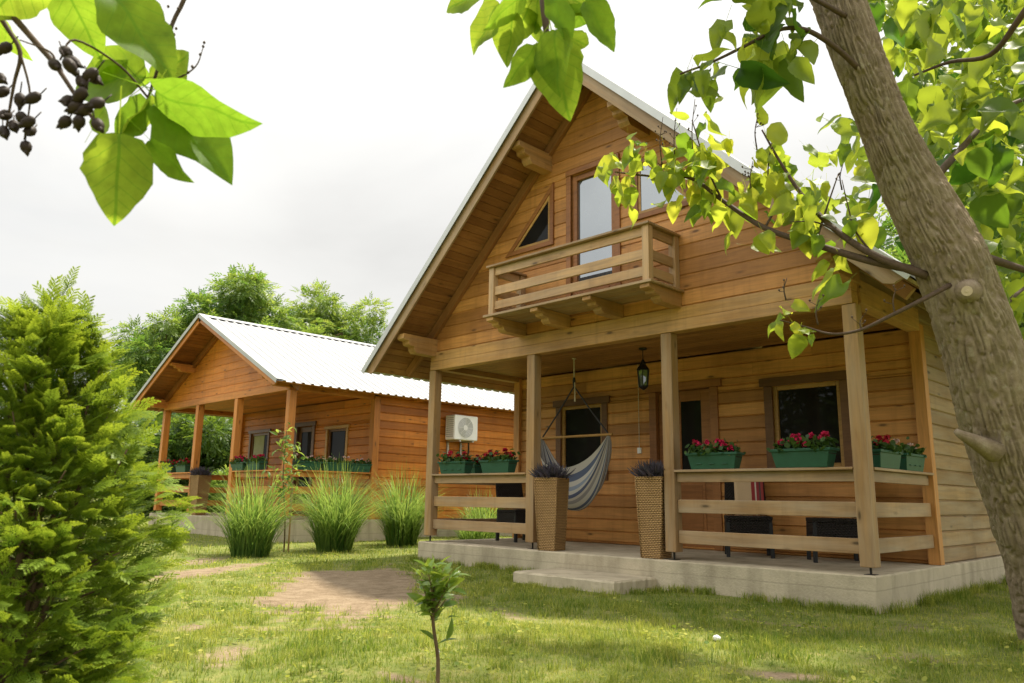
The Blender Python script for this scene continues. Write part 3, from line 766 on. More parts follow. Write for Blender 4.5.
# round-lobed small leaf and petal templates
def disc(k=7, cup=.2):
    v = [(0, 0, -cup*.5)]+[(math.cos(2*math.pi*i/k)*(.5 if i else .42), math.sin(2*math.pi*i/k)*.5, 0) for i in range(k)]
    return v, [(0, 1+i, 1+(i+1) % k) for i in range(k)]
DV, DF = disc()
def rand_dirs(n, zmin=-1.):
    d = rng.normal(size=(n, 3)); d /= np.linalg.norm(d, axis=1, keepdims=True); d[:, 2] = np.where(d[:, 2] < zmin, -d[:, 2], d[:, 2]); return d
def flower_box(seed, petals, nbloom, lush=1.3):
    r0 = thing('flower_box', None, 'flower box')
    m = MB(); L0, L1, w0, w1, h = .235, .275, .062, .086, .165
    def ringpts(l, w_, z): return [(-l, -w_, z), (l, -w_, z), (l, w_, z), (-l, w_, z)]
    lev = [ringpts(L0, w0, 0.001), ringpts(L0+.032, w1-.006, h-.026), ringpts(L1+.008, w1+.006, h-.024), ringpts(L1+.01, w1+.008, h), ringpts(L1-.004, w1-.006, h), ringpts(L1-.012, w1-.012, h-.03)]
    vs = [p for l in lev for p in l]; fs = [(3, 2, 1, 0)]
    for a in range(5):
        for i in range(4): fs.append((a*4+i, a*4+(i+1) % 4, a*4+4+(i+1) % 4, a*4+4+i))
    m.add(vs, fs); 
    for x in (-.14, 0, .14): m.box(x-.03, x+.03, -w0-.018, -w0-.004, .05, .058)
    m.build('trough', M['plastic_green'], r0, .003)
    s = MB(); s.box(-L1+.012, L1-.012, -w1+.012, w1-.012, h-.05, h-.025); s.build('soil', M['soil'], r0)
    n = int(190*lush); p = np.stack([rng.uniform(-L1+.01, L1-.01, n), rng.normal(0, .055, n), h-.02+np.abs(rng.normal(0, .055, n))], 1)
    d = rand_dirs(n); nr = rand_dirs(n, 0.); nr[:, 2] += .8; s_ = rng.uniform(.035, .07, n)
    link('foliage', cloud_mesh('foliage', DV, DF, None, frames(d, nr)*s_[:, None, None], p, rng.random(n)), M['geranium'], r0)
    for k in range(nbloom):
        c = np.array([rng.uniform(-L1+.03, L1-.03), rng.normal(0, .04), h+rng.uniform(.03, .125)])
        q = int(rng.integers(24, 44)); dd = rand_dirs(q, -.3); P = c+dd*rng.uniform(.014, .034, (q, 1)); K = dd; t = rand_dirs(q)
        link('bloom', cloud_mesh('bloom', DV, DF, None, frames(t, K+.2*rand_dirs(len(P)))*rng.uniform(.018, .032, len(P))[:, None, None], P, rng.random(len(P))), petals, r0)
    return r0
def put(o, label, group, loc, rz=0., s=1.):
    o.location = loc; o.rotation_euler = (0, 0, rz); o.scale = (s, s, s); o['label'] = label; o['group'] = group; return o
G1 = 'green flower boxes along the porch rails'
fa, fb_, fc = flower_box(1, M['petal'], 13), flower_box(2, M['petal_red'], 12), flower_box(3, M['petal_white'], 5, .8)
zc = .871
put(fa, 'green flower box of magenta geraniums between the two right porch posts, nearer the door', G1, (4.50, .0, zc), .06)
put(copy_tree(fa), 'largest looking green flower box with magenta blooms under the right porch window', G1, (5.44, -.01, zc), math.pi-.04, 1.06)
put(fb_, 'green flower box of dark red geraniums beside the left corner post', G1, (.50, .0, zc), .03)
put(copy_tree(fb_), 'green flower box of red geraniums left of the post by the hammock chair', G1, (1.34, .0, zc), math.pi, 1.)
put(copy_tree(fb_), 'flower box on the far side rail half hidden behind red geraniums', G1, (.0, 1.0, zc), math.pi/2, 1.)
put(fc, 'green flower box with few pale pink blooms nearest the right side wall', G1, (W, 1.15, zc), math.pi/2)
put(copy_tree(fb_), 'green flower box with sparse red blooms just right of the front right corner post', G1, (W, .48, zc), -math.pi/2)
z2c = Z2+zc
put(copy_tree(fb_), 'flower box by the leftmost post of the low orange cabin', G1, (X2+.47, Y2, z2c), 0)
put(copy_tree(fb_), 'red flower box left of the wicker planter on the low orange cabin', G1, (X2+1.25, Y2, z2c), math.pi)
put(copy_tree(fa), 'flower box of magenta blooms below the green curtained window', G1, (X2+3.98, Y2, z2c), 0)
put(copy_tree(fa), 'magenta flower box left of the front right post of the orange cabin', G1, (X2+4.66, Y2, z2c), math.pi)
put(copy_tree(fc), 'flower box on the orange cabin side rail next to its corner post', G1, (X2+W2, Y2+.42, z2c), math.pi/2)
put(copy_tree(fc), 'middle flower box of three on the orange cabin side rail', G1, (X2+W2, Y2+1.0, z2c), -math.pi/2)
put(copy_tree(fc), 'flower box on the orange cabin side rail next to the side wall', G1, (X2+W2, Y2+1.56, z2c), math.pi/2)

def basket():
    r0 = thing('wicker_planter', None, 'planter'); m = MB(); h = .85
    lv = [(.112, 0.), (.118, .02), (.150, h-.03), (.158, h-.03), (.160, h), (.142, h), (.138, h-.06)]
    vs, fs, gs = [], [], []
    K = 6
    for r, z in lv:
        ring = [(-r+2*r*i/K, -r) for i in range(K)]+[(r, -r+2*r*i/K) for i in range(K)]+[(r-2*r*i/K, r) for i in range(K)]+[(-r, r-2*r*i/K) for i in range(K)]
        for x, y in ring: vs.append((x, y, z))
    n = 4*K
    for a in range(len(lv)-1):
        for i in range(n): fs.append((a*n+i, a*n+(i+1) % n, (a+1)*n+(i+1) % n, (a+1)*n+i))
    fs.append(tuple(range(n))[::-1]); m.add(vs, fs); m.build('basket', M['wicker'], r0, .004)
    e = MB()
    for sx in (-1, 1):
        for sy in (-1, 1): e.tube([(sx*.113, sy*.113, 0.005), (sx*.151, sy*.151, h-.02)], .011, 8)
    e.build('corner_cane', M['wicker'], r0, smooth=True)
    s = MB(); s.box(-.135, .135, -.135, .135, h-.07, h-.05); s.build('soil', M['soil'], r0)
    n = 800; d = rand_dirs(n, -.1); d[:, 2] = np.abs(d[:, 2])*1.1+.45; L = rng.uniform(.06, .19, n)
    p = np.stack([rng.uniform(-.11, .11, n), rng.uniform(-.11, .11, n), np.full(n, h-.04)], 1)+d*.035
    tv = [(0, -.035, 0), (0, .035, 0), (.5, .05, -.03), (.5, -.05, -.03), (1, .012, -.12), (1, -.012, -.12)]; tf = [(0, 1, 2, 3), (3, 2, 4, 5)]
    link('plant', cloud_mesh('plant', tv, tf, None, frames(d, rand_dirs(n, 0))*L[:, None, None], p, rng.random(n)), M['heather'], r0)
    return r0
G2 = 'tall tapered wicker planters'
b0 = basket(); put(b0, 'tall wicker planter with dark heather just left of the striped hammock chair', G2, (2.27, .0, -.049), .22)
put(copy_tree(b0), 'tall wicker planter with dark heather against the post by the cabin door', G2, (3.74, .03, -.049), .15, 1.)
put(copy_tree(b0), 'wicker planter standing at the porch opening of the low orange cabin', G2, (X2+W2*.315+.30, Y2+.02, Z2-.049), .2)

# lantern under the porch ceiling
LX, LY = 3.04, .85
ln = thing('hanging_lantern', 'black iron lantern hanging from the porch ceiling', 'lantern', (LX, LY, 2.43))
m = MB(); m.tube([(LX, LY, 2.431), (LX, LY, 2.415), (LX, LY, 2.405)], [.052, .05, .012], 16)
m.tube([(LX, LY, 2.41), (LX, LY, 2.26)], .006, 6)
m.build('ceiling_rose', M['metal'], ln, smooth=False)
m = MB(); m.tube([(LX, LY, 2.29), (LX, LY, 2.255), (LX, LY, 2.23), (LX, LY, 2.165), (LX, LY, 2.155)], [.012, .03, .036, .085, .088], 6); m.tube([(LX, LY, 1.955), (LX, LY, 1.94), (LX, LY, 1.915), (LX, LY, 1.90)], [.062, .066, .03, .010], 6)
for k in range(6):
    q = math.pi/3*k; m.tube([(LX+.078*math.cos(q), LY+.078*math.sin(q), 2.156), (LX+.060*math.cos(q), LY+.060*math.sin(q), 1.952)], .007, 6)
m.build('lantern_cage', M['metal'], ln)
m = MB(); m.tube([(LX, LY, 2.15), (LX, LY, 1.955)], [.070, .054], 6); m.build('lamp_glass', M['lampglass'], ln)

# hammock chair
HY = .85; hk = on_y(575, 372, HY); hL, hR = on_y(542, 436, HY), on_y(609, 437, HY)
zbar = (hL.z+hR.z)/2; hx = (hL.x+hR.x)/2+.0
hc = thing('hammock_chair', 'blue and white striped hanging hammock chair on the porch', 'hammock', (hx, HY, 2.43))
m = MB(); m.tube([(hx, HY, 2.435), (hx, HY, 2.425), (hx, HY, 2.415)], [.03, .03, .008], 10); m.tube([(hx, HY, 2.42), (hx, HY, 2.16)], .009, 8); m.build('hook_rope', M['rope'], hc)
m = MB(); m.tube([(hx, HY, 2.17), (hx, HY, 2.13), (hx, HY, 2.04)], [.016, .022, .014], 8); m.build('swivel', M['black'], hc)
m = MB()
for e in (hL, hR): m.tube([(hx, HY, 2.05), (hx+(e.x-hx)*.5, HY, 2.05+(zbar-2.05)*.52), (e.x, HY, zbar)], .011, 6)
m.build('suspension_rope', M['black'], hc)
m = MB(); m.tube([(hL.x-.05, HY, zbar), (hR.x+.05, HY, zbar)], .017, 10); m.build('spreader_bar', M['sash'], hc)
m = MB(); m.tube([(hx+.02, HY-.01, 2.1), (hx+.024, HY-.012, 1.93), (hx+.024, HY-.012, 1.84)], [.007, .008, .014], 6); m.build('loose_rope', M['rope'], hc)
m = MB(); nu, nv = 44, 26; vs, gs, fs = [], [], []; zb = .40
for i in range(nu+1):
    t = i/nu
    for j in range(nv+1):
        q = j/nv*2-1
        sh = math.sin(math.pi*t)**.55 if 0 < t < 1 else 0.
        wid = .02+.30*sh
        x = hL.x+(hR.x-hL.x)*(t+.10*math.sin(2*math.pi*t)*-.5)
        depth = (zbar-zb)*math.sin(math.pi*t)**.72 if 0 < t < 1 else 0
        z = zbar-depth*(1-.40*q*q)-.0
        if q < 0: z += depth*.16*q*q
        y = HY+q*wid*.8+.02*math.sin(9*q+4*t)*sh
        z += .012*math.sin(14*q+3*t)*sh
        x += .02*math.sin(7*q+2)*sh
        vs.append((x, y, z)); gs.append((t, q*.5+.5, 0))
for i in range(nu):
    for j in range(nv): a = i*(nv+1)+j; fs.append((a, a+1, a+nv+2, a+nv+1))
m.add(vs, fs, gs); m.build('sling', M['hammock'], hc, smooth=True)

# dark wicker chairs
def wchair():
    r0 = thing('wicker_chair', None, 'chair')
    m = MB(); m.box(-.25, .25, -.25, .25, .40, .445); m.build('seat', M['darkwicker'], r0, .01)
    m = MB(); m.box(-.245, .245, -.247, -.225, .25, .398); m.box(-.245, .245, .225, .247, .25, .398); m.box(-.247, -.225, -.222, .222, .25, .398); m.box(.225, .247, -.222, .222, .25, .398); m.build('apron', M['darkwicker'], r0, .006)
    for sx in (-1, 1):
        for sy in (-1, 1):
            m = MB(); m.beam((sx*.225, sy*.225, .40), (sx*.235, sy*.24, 0), .042, .042, (0, 1, 0)); m.build('leg', M['black'], r0, .004)
    m = MB(); vs = []; fs = []
    for i in range(9):
        t = i/8; z = .45+.52*t; y = .215+.10*t+.02*math.sin(t*3.1)
        for x, dy in ((-.24+.02*t, 0), (.24-.02*t, 0), (.24-.02*t, .035), (-.24+.02*t, .035)): vs.append((x, y+dy, z))
    for i in range(8):
        for k in range(4): fs.append((i*4+k, i*4+(k+1) % 4, i*4+4+(k+1) % 4, i*4+4+k))
    fs += [(3, 2, 1, 0), (32, 33, 34, 35)]; m.add(vs, fs); m.build('backrest', M['darkwicker'], r0, .008)
    return r0
G3 = 'dark wicker porch chairs'
c0 = wchair(); put(c0, 'dark wicker chair facing out with a striped towel over its back', G3, (4.20, 1.18, -.049), R(32))
put(copy_tree(c0), 'dark wicker chair behind the right corner post, turned sideways to the rail', G3, (5.16, 1.24, -.049), R(-58))
put(copy_tree(c0), 'dark wicker chair at the left end of the porch, behind the left rail', G3, (.66, 1.12, -.049), R(78))
tw = MB(); vs, gs, fs = [], [], []; 
A = Matrix.Translation((4.20, 1.18, -.049)) @ Matrix.Rotation(R(32), 4, 'Z')
prof = [(.195, .452), (.205, .50), (.232, .65), (.262, .80), (.295, .945), (.310, .985), (.335, .990), (.360, .975), (.352, .90), (.338, .80), (.325, .74)]
for i, (y, z) in enumerate(prof):
    for j in range(9):
        t = j/8; vs.append(A @ Vector((-.12+.33*t, y-.012+.006*math.sin(j*2.1+i) if i < 5 else y+.010, z))); gs.append((i, t, 0))
for i in range(len(prof)-1):
    for j in range(8): fs.append((i*9+j, i*9+j+1, i*9+j+10, i*9+j+9))
tw.add(vs, fs, gs); tow = tw.build('striped_towel', M['towel'], smooth=True)
sd_ = tow.modifiers.new('thick', 'SOLIDIFY'); sd_.thickness = .012
tag(tow, 'beige towel with dark red stripes draped over a dark wicker chair', 'towel')

# air conditioner on the side wall of the small cabin
AX = X2+W2+.10; ay0, ay1, az0, az1 = 4.0, 4.68, 1.79, 2.33
ac = thing('air_conditioner', 'white outdoor air conditioning unit on the orange side wall', 'air conditioner', (AX, 4.4, az0))
m = MB(); m.box(AX, AX+.32, ay0, ay1, az0, az1); m.build('housing', M['white'], ac, .02)
m = MB()
for k in range(11): z = az0+.06+k*.045; m.box(AX+.04, AX+.28, ay0-.008, ay0-.001, z, z+.022)
m.build('side_grille', M['grille'], ac)
cy, cz, rr = ay0+.31, (az0+az1)/2, .22
m = MB()
for k in range(7):
    r_ = rr*(k+1)/7; m.tube([(AX+.331, cy+r_*math.cos(q*math.pi/18), cz+r_*math.sin(q*math.pi/18)) for q in range(37)], .004, 5, cap=False)
for k in range(8): q = k*math.pi/4; m.tube([(AX+.331, cy, cz), (AX+.331, cy+rr*math.cos(q), cz+rr*math.sin(q))], .004, 5)
m.build('fan_guard', M['white'], ac)
m = MB(); m.tube([(AX+.3215, cy, cz), (AX+.323, cy, cz)], rr, 36); m.build('fan_opening', M['grille'], ac)
m = MB(); m.tube([(AX+.324, cy, cz), (AX+.33, cy, cz)], .055, 20); m.build('fan_hub', M['white'], ac)
for y in (ay0+.15, ay1-.15):
    m = MB(); m.box(AX-.098, AX+.34, y-.02, y+.02, az0-.04, az0-.003); m.box(AX-.098, AX-.06, y-.02, y+.02, az0-.32, az0-.042); m.build('bracket', M['steel'], ac)
m = MB(); m.tube([(AX+.08, ay1-.05, az0-.01), (AX+.05, ay1-.02, az0-.25), (AX-.02, ay1, az0-.35), (AX-.09, ay1, az0-.36)], .02, 8); m.build('pipe', M['black'], ac)

# ================================================================== ground and lawn
def nz(x, y, s, seed=0.):
    """cheap smooth value noise, about -1..1"""
    a = np.sin(x*s+1.7*seed)*np.cos(y*s*1.13-seed)+.6*np.sin(x*s*1.9-y*s*1.3+seed*2.1)+.45*np.cos(y*s*2.7+x*s*2.2+seed*.7)+.3*np.sin(x*s*5.1+seed)*np.sin(y*s*4.7-seed)
    return a/1.6
def ell(x, y, cx, cy, ax, ay, deg):
    c, s = math.cos(R(deg)), math.sin(R(deg)); u = (x-cx)*c+(y-cy)*s; v = -(x-cx)*s+(y-cy)*c
    return np.sqrt((u/ax)**2+(v/ay)**2)
def bare(x, y):
    """1 where the soil shows through the turf"""
    n = nz(x, y, 2.3, 1.)*.26+nz(x, y, 6.7, 4.)*.22+nz(x, y, 17., 2.)*.2
    b = np.zeros_like(x)
    for cx, cy, ax, ay, dg, k in ((2.0, -2.6, 2.1, 1.02, -33, 1.35), (-.3, -3.0, 1.5, .35, -60, .75), (4.25, -4.95, .42, .16, -40, .6), (5.35, -4.55, .30, .13, 10, .8), (4.2, -2.6, .5, .18, -20, .5),
                              (6.6, -2.9, .45, .16, 30, .75), (5.2, -2.5, .35, .12, 20, .55), (6.9, -3.7, .3, .12, 35, .6), (-1.6, -2.6, .9, .4, -50, .6), (3.2, -4.7, .3, .14, -50, .6), (5.9, -1.3, .8, .12, 2, .5), (6.5, -.7, .25, .6, 0, .5), (7.0, -1.9, .4, .2, 40, .45)):
        b = np.maximum(b, k*np.clip((1.15-ell(x, y, cx, cy, ax, ay, dg)-n)/.75, 0, 1))
    return np.clip(b, 0, 1)
def height(x, y):
    return ground_z(x, y)+.018*nz(x, y, 1.1, 2.)+.008*nz(x, y, 4., 5.)
def spaced(c, near, far):
    a = np.concatenate([-np.geomspace(near, far, 22)[::-1], np.linspace(-near, near, 241)[1:-1], np.geomspace(near, far, 22)])
    return a+c
gxs, gys = spaced(1., 13., 900.), spaced(0., 13., 900.)
GX, GY = np.meshgrid(gxs, gys); GZ = height(GX, GY)
under = (GX > 0.1) & (GX < W-.1) & (GY > .1) & (GY < YB-.1)
gv = np.stack([GX, GY, GZ], 2).reshape(-1, 3); nx, ny = len(gxs), len(gys)
ii = (np.arange(ny-1)[:, None]*nx+np.arange(nx-1)[None]).ravel(); gf = np.stack([ii, ii+1, ii+nx+1, ii+nx], 1)
me = bpy.data.meshes.new('lawn'); me.vertices.add(len(gv)); me.vertices.foreach_set('co', gv.astype(np.float32).ravel())
me.loops.add(gf.size); me.loops.foreach_set('vertex_index', gf.astype(np.int32).ravel()); me.polygons.add(len(gf)); me.polygons.foreach_set('loop_start', np.arange(0, gf.size, 4, dtype=np.int32))
me.polygons.foreach_set('use_smooth', np.ones(len(gf), bool)); me.update(calc_edges=True); attr(me, 'bare', 'FLOAT', 'POINT', bare(GX, GY).ravel())
t = NT('turf_soil'); p = t.pos(); b = t.at('bare'); n1 = t.noise(p, 7, 5, .65); n2 = t.noise(p, 60, 4); n3 = t.noise(p, .8, 4)
turf = t.ramp(n1, [(.3, (.08, .12, .022)), (.5, (.15, .18, .045)), (.7, (.27, .24, .09))])
turf = t.mix(t.math('MULTIPLY', n3, .35), turf, (.20, .20, .06))
soil = t.ramp(t.math('ADD', t.math('MULTIPLY', n1, .6), t.math('MULTIPLY', n2, .4)), [(.3, (.12, .085, .05)), (.5, (.235, .175, .112)), (.7, (.33, .26, .175))])
fac = t.ramp(t.math('ADD', b, t.math('MULTIPLY', t.math('SUBTRACT', n2, .5), .5)), [(.25, (0, 0, 0)), (.6, (1, 1, 1))])
M['turf'] = t.done(t.bsdf(t.mix(fac, turf, soil), .95, .1, t.math('ADD', n2, n1), .7, .02))
tag(link('lawn', me, M['turf']), kind='structure')

# grass blades
def blades(n, d0, d1, amin, amax, hmin, hmax, wid):
    u = rng.random(n); d = 1/(1/d0+(1/d1-1/d0)*u) if d1 > 12 else np.sqrt(d0**2+(d1**2-d0**2)*u)
    a = YAW+rng.uniform(amin, amax, n)
    x = CAM[0]+d*np.sin(a); y = CAM[1]+d*np.cos(a)
    inside = ((x > -.12) & (x < W+.12) & (y > -.19) & (y < YB)) | ((x > X2-.1) & (x < X2+W2+.1) & (y > Y2-.18)) | ((x > 2.5) & (x < 3.88) & (y > -1.02) & (y < -.1))
    bb = bare(x, y); keep = ~inside & (rng.random(n) > bb*1.35) & (rng.random(n) < .62+.45*nz(x, y, 3.1, 3.))
    return x[keep], y[keep], d[keep], hmin, hmax, wid
X, Y, Hh, Wd = [], [], [], []
for spec in ((175000, 3.2, 6.0, -.80, .80, .022, .062, .0034), (150000, 6.0, 10.5, -.74, .74, .028, .075, .0048), (70000, 10.5, 26., -.7, .60, .04, .10, .009)):
    x, y, d, h0, h1, wd = blades(*spec)
    hh = rng.uniform(h0, h1, len(x))*(.75+.35*nz(x, y, 1.9, 6.))
    X.append(x); Y.append(y); Hh.append(hh); Wd.append(np.full(len(x), wd))
# longer tufts against the concrete and round the trunk foot
def tufts(xs, ys, n, spread, h0, h1):
    k = rng.integers(0, len(xs), n); x = np.array(xs)[k]+rng.normal(0, spread, n); y = np.array(ys)[k]+rng.normal(0, spread, n)
    ok = ~((x > -.1) & (x < W+.1) & (y > -.16) & (y < YB)) & ~((x > 2.5) & (x < 3.88) & (y > -1.02) & (y < -.1))
    ok &= rng.random(n) > 1.5*bare(x, y)
    X.append(x[ok]); Y.append(y[ok]); Hh.append(rng.uniform(h0, h1, ok.sum())); Wd.append(np.full(ok.sum(), .005))
ex = list(rng.uniform(-.1, W+.1, 40)); tufts(ex, [-.21]*40, 5200, .05, .05, .12)
ey = list(rng.uniform(-.1, 6, 60)); tufts([W+.16]*60, ey, 4500, .05, .05, .15)
tufts([2.45, 2.47, 3.92, 3.95, 3.0, 3.5], [-.9, -.5, -.6, -.3, -1.07, -1.05], 1600, .06, .04, .09)
kx = rng.uniform(2, 7.6, 60); ky = rng.uniform(-5.5, -1., 60); tufts(list(kx), list(ky), 5000, .07, .05, .10); kx = rng.uniform(0, 7.8, 700); ky = rng.uniform(-6, -.9, 700); tufts(list(kx), list(ky), 16000, .028, .035, .085)
X, Y, Hh, Wd = map(np.concatenate, (X, Y, Hh, Wd)); n = len(X)
ph = rng.uniform(0, 2*np.pi, n); ln_ = rng.uniform(.1, 1.1, n); cx, sx = np.cos(ph), np.sin(ph)
Z = height(X, Y)-.004; px, py = -sx*Wd/2, cx*Wd/2
V = np.zeros((n, 5, 3))
for k, (hf, lf, wf) in enumerate(((0, 0, 1), (0, 0, -1), (.55, .35, -.75), (.55, .35, .75), (1., 1., 0))):
    V[:, k, 0] = X+cx*Hh*ln_*lf*.8+px*wf; V[:, k, 1] = Y+sx*Hh*ln_*lf*.8+py*wf; V[:, k, 2] = Z+Hh*hf*(1-.25*ln_*lf)
base = np.arange(n)*5
me = bpy.data.meshes.new('grass'); me.vertices.add(n*5); me.vertices.foreach_set('co', V.astype(np.float32).ravel())
lq = np.stack([base, base+1, base+2, base+3, base+3, base+2, base+4], 1).astype(np.int32)
me.loops.add(n*7); me.loops.foreach_set('vertex_index', lq.ravel()); me.polygons.add(2*n)
me.polygons.foreach_set('loop_start', np.stack([np.arange(n)*7, np.arange(n)*7+4], 1).astype(np.int32).ravel()); me.update(calc_edges=True)
gr = np.clip(.42+.20*nz(X, Y, 1.3, 8.)+.16*nz(X, Y, 5.2, 9.)+rng.normal(0, .26, n)+.12*nz(X, Y, 14., 3.)+.3*bare(X, Y), 0, 1); attr(me, 'rnd', 'FLOAT', 'FACE', np.repeat(gr, 2))
tag(link('grass', me, M['grass']), 'short sunlit lawn grass with dry straw coloured patches', 'grass', kind='stuff')

n = 5200; kx, ky = rng.uniform(-2.5, 8.2, 260), rng.uniform(-6.4, -.5, 260); k = rng.integers(0, 260, n)
x = kx[k]+rng.normal(0, .09, n); y = ky[k]+rng.normal(0, .09, n); ok = (y < -.25) & ~((x > 2.4) & (x < 3.95) & (y > -1.05)) & (bare(x, y) < .45); x, y = x[ok], y[ok]; n = len(x)
cm = cloud_mesh('clover', DV, DF, None, frames(rand_dirs(n)*np.array([1, 1, .25]), rng.normal(0, .3, (n, 3))+np.array([0, 0, 1.]))*rng.uniform(.014, .034, n)[:, None, None], np.stack([x, y, height(x, y)+rng.uniform(.012, .05, n)], 1), rng.random(n))
tag(link('clover', cm, M['grass']), 'patches of small round leaved weeds in the lawn', 'weeds', kind='stuff')

# ================================================================== leaves and trees
def strip_template(rows, cols, wf, zf):
    v, g, f = [], [], []
    for i in range(rows+1):
        x = i/rows
        for j in range(cols+1):
            q = j/cols*2-1; y = q*wf(x); v.append((x, y, zf(x, y))); g.append((x, y, 0))
    for i in range(rows):
        for j in range(cols): a = i*(cols+1)+j; f.append((a, a+cols+1, a+cols+2, a+1))
    return v, f, g
def hw(x):      # half width of a heart shaped leaf
    xs = [0, .04, .10, .22, .38, .55, .72, .86, .95, 1]; ws = [.05, .20, .30, .385, .40, .345, .245, .140, .06, .002]
    return float(np.interp(x, xs, ws))
LV, LF, LG = strip_template(12, 6, hw, lambda x, y: .30*abs(y)-.30*x*x+.05*math.sin(x*9+abs(y)*5))
LV = [(x-(.07*(abs(y)/.4) if x < .12 else 0), y, z) for x, y, z in LV]
SV, SF, SG = strip_template(5, 2, lambda x: hw(x)*.84, lambda x, y: .28*abs(y)-.28*x*x)
PT = ([(-.5, -.008, .12), (-.5, .008, .12), (0, -.008, 0), (0, .008, 0)], [(0, 2, 3, 1)])
def with_stalk(v, f, g):
    n = len(v); return v+PT[0], f+[tuple(n+i for i in q) for q in PT[1]], g+[(0, .5, 0)]*4
LV, LF, LG = with_stalk(LV, LF, LG); SV, SF, SG = with_stalk(SV, SF, SG)

def leaves_mesh(name, pos, tipdir, nrm, size, fine=False, curl=.12):
    v, f, g = (LV, LF, LG) if fine else (SV, SF, SG)
    m = frames(np.asarray(tipdir, float), np.asarray(nrm, float))*np.asarray(size)[:, None, None]
    m[:, :, 2] *= rng.uniform(.4, 1.7, len(size))[:, None]; m[:, :, 1] *= rng.uniform(.66, .98, len(size))[:, None]
    return cloud_mesh(name, v, f, g, m, np.asarray(pos, float), np.clip(rng.normal(.5, .28, len(size)), 0, 1), .035)
def smooth(pts, k=6):
    """Catmull-Rom through the points"""
    P = [Vector(p) for p in pts]; P = [P[0]*2-P[1]]+P+[P[-1]*2-P[-2]]; out = []
    for i in range(1, len(P)-2):
        a, b, c, d = P[i-1:i+3]
        for j in range(k):
            t = j/k; out.append(.5*((2*b)+(c-a)*t+(2*a-5*b+4*c-d)*t*t+(3*b-a-3*c+d)*t**3))
    return out+[P[-2]]
def taper(n, r0, r1): return [r0+(r1-r0)*i/(n-1) for i in range(n)]

# --- the big leaning tree in front
PA = thing('tree', 'leaning broad-leaved tree with thick furrowed trunk in the right foreground', 'tree', tuple(on_ground(1066, 640)))
tk = [(1086, 690, 5.14, 50), (1072, 655, 5.12, 45), (1049, 560, 5.08, 41), (1018, 470, 5.03, 40), (999, 412, 5.0, 39), (978, 335, 4.97, 37), (951, 262, 4.95, 35.5), (925, 212, 4.96, 32), (902, 165, 4.98, 27), (883, 122, 5.0, 24.5), (856, 50, 5.05, 25), (839, 0, 5.1, 25.5), (812, -80, 5.2, 23), (800, -170, 5.4, 20), (810, -270, 5.6, 15)]
pts = smooth([at(u, v, d) for u, v, d, r in tk], 7); rad = list(np.interp(np.linspace(0, len(tk)-1, len(pts)), np.arange(len(tk)), [r*d/FPX for u, v, d, r in tk]))
m = MB(); vs, fs, gs = [], [], []
def vnoise(u, v, pu, seed):
    """value noise on a grid, periodic in u with pu cells"""
    g = np.random.default_rng(seed).random((pu, 4096)); iu, iv = np.floor(u).astype(int), np.floor(v).astype(int); fu, fv = u-iu, v-iv
    fu, fv = fu*fu*(3-2*fu), fv*fv*(3-2*fv); a0, a1, b0, b1 = iu % pu, (iu+1) % pu, iv % 4096, (iv+1) % 4096
    return (g[a0, b0]*(1-fu)+g[a1, b0]*fu)*(1-fv)+(g[a0, b1]*(1-fu)+g[a1, b1]*fu)*fv
seg = 210; PA_ = np.array([tuple(p) for p in pts]); cum = np.concatenate([[0], np.cumsum(np.linalg.norm(np.diff(PA_, axis=0), axis=1))]); rows_ = int(cum[-1]/.0085)
ss = np.linspace(0, cum[-1], rows_); Cn = np.stack([np.interp(ss, cum, PA_[:, i]) for i in range(3)], 1); rd0 = np.interp(ss, cum, rad)*.94
for _ in range(3): Cn[8:-8] = sum(Cn[8+k:len(Cn)-8+k] for k in range(-8, 9))/17
tg_ = np.gradient(Cn, axis=0); tg_ /= np.linalg.norm(tg_, axis=1, keepdims=True)
aa = np.array([1., 0, 0])-tg_*tg_[:, :1]; aa /= np.linalg.norm(aa, axis=1, keepdims=True); bb_ = np.cross(tg_, aa)
Q = np.arange(seg)/seg; SS, QQ = np.meshgrid(ss, Q, indexing='ij')
warp = (vnoise(QQ*9, SS*4, 9, 1)-.5)*.7+(vnoise(QQ*18, SS*9, 18, 2)-.5)*.45
def ridged(nu, sv, seed): return 1-np.abs(2*vnoise((QQ*nu+warp*nu/44) % nu, SS*sv, nu, seed)-1)
fur = np.maximum(ridged(56, 5., 3), .95*ridged(80, 8.5, 4))       # narrow furrows running up the stem
hgt = -.021*np.clip((fur-.70)/.30, 0, 1)**.8+.004*vnoise(QQ*90 % 90, SS*34, 90, 5)+.003*vnoise(QQ*150 % 150, SS*90, 150, 6)
lumpy = 1+.05*(vnoise(QQ*4, SS*2.2, 4, 7)-.5)*2+.03*(vnoise(QQ*9, SS*5, 9, 8)-.5)*2
for sk, qk, am, wd_ in ((1.55, .3, .02, .12), (2.6, .7, .018, .10), (1.1, .55, .025, .15)): lumpy += am*np.exp(-((SS-sk)/wd_)**2)
RR = rd0[:, None]*lumpy+hgt; ca, sa = np.cos(2*np.pi*QQ)*RR, np.sin(2*np.pi*QQ)*RR
TV = Cn[:, None]+aa[:, None]*ca[..., None]+bb_[:, None]*sa[..., None]
vs = [tuple(x) for x in TV.reshape(-1, 3)]; gs = [tuple(x) for x in np.stack([SS, .2*np.cos(2*np.pi*QQ), .2*np.sin(2*np.pi*QQ)], 2).reshape(-1, 3)]
fs = [(i*seg+k, i*seg+(k+1) % seg, (i+1)*seg+(k+1) % seg, (i+1)*seg+k) for i in range(rows_-1) for k in range(seg)]
m.add(vs, fs, gs); trunk = m.build('trunk', M['bark'], PA, smooth=True)
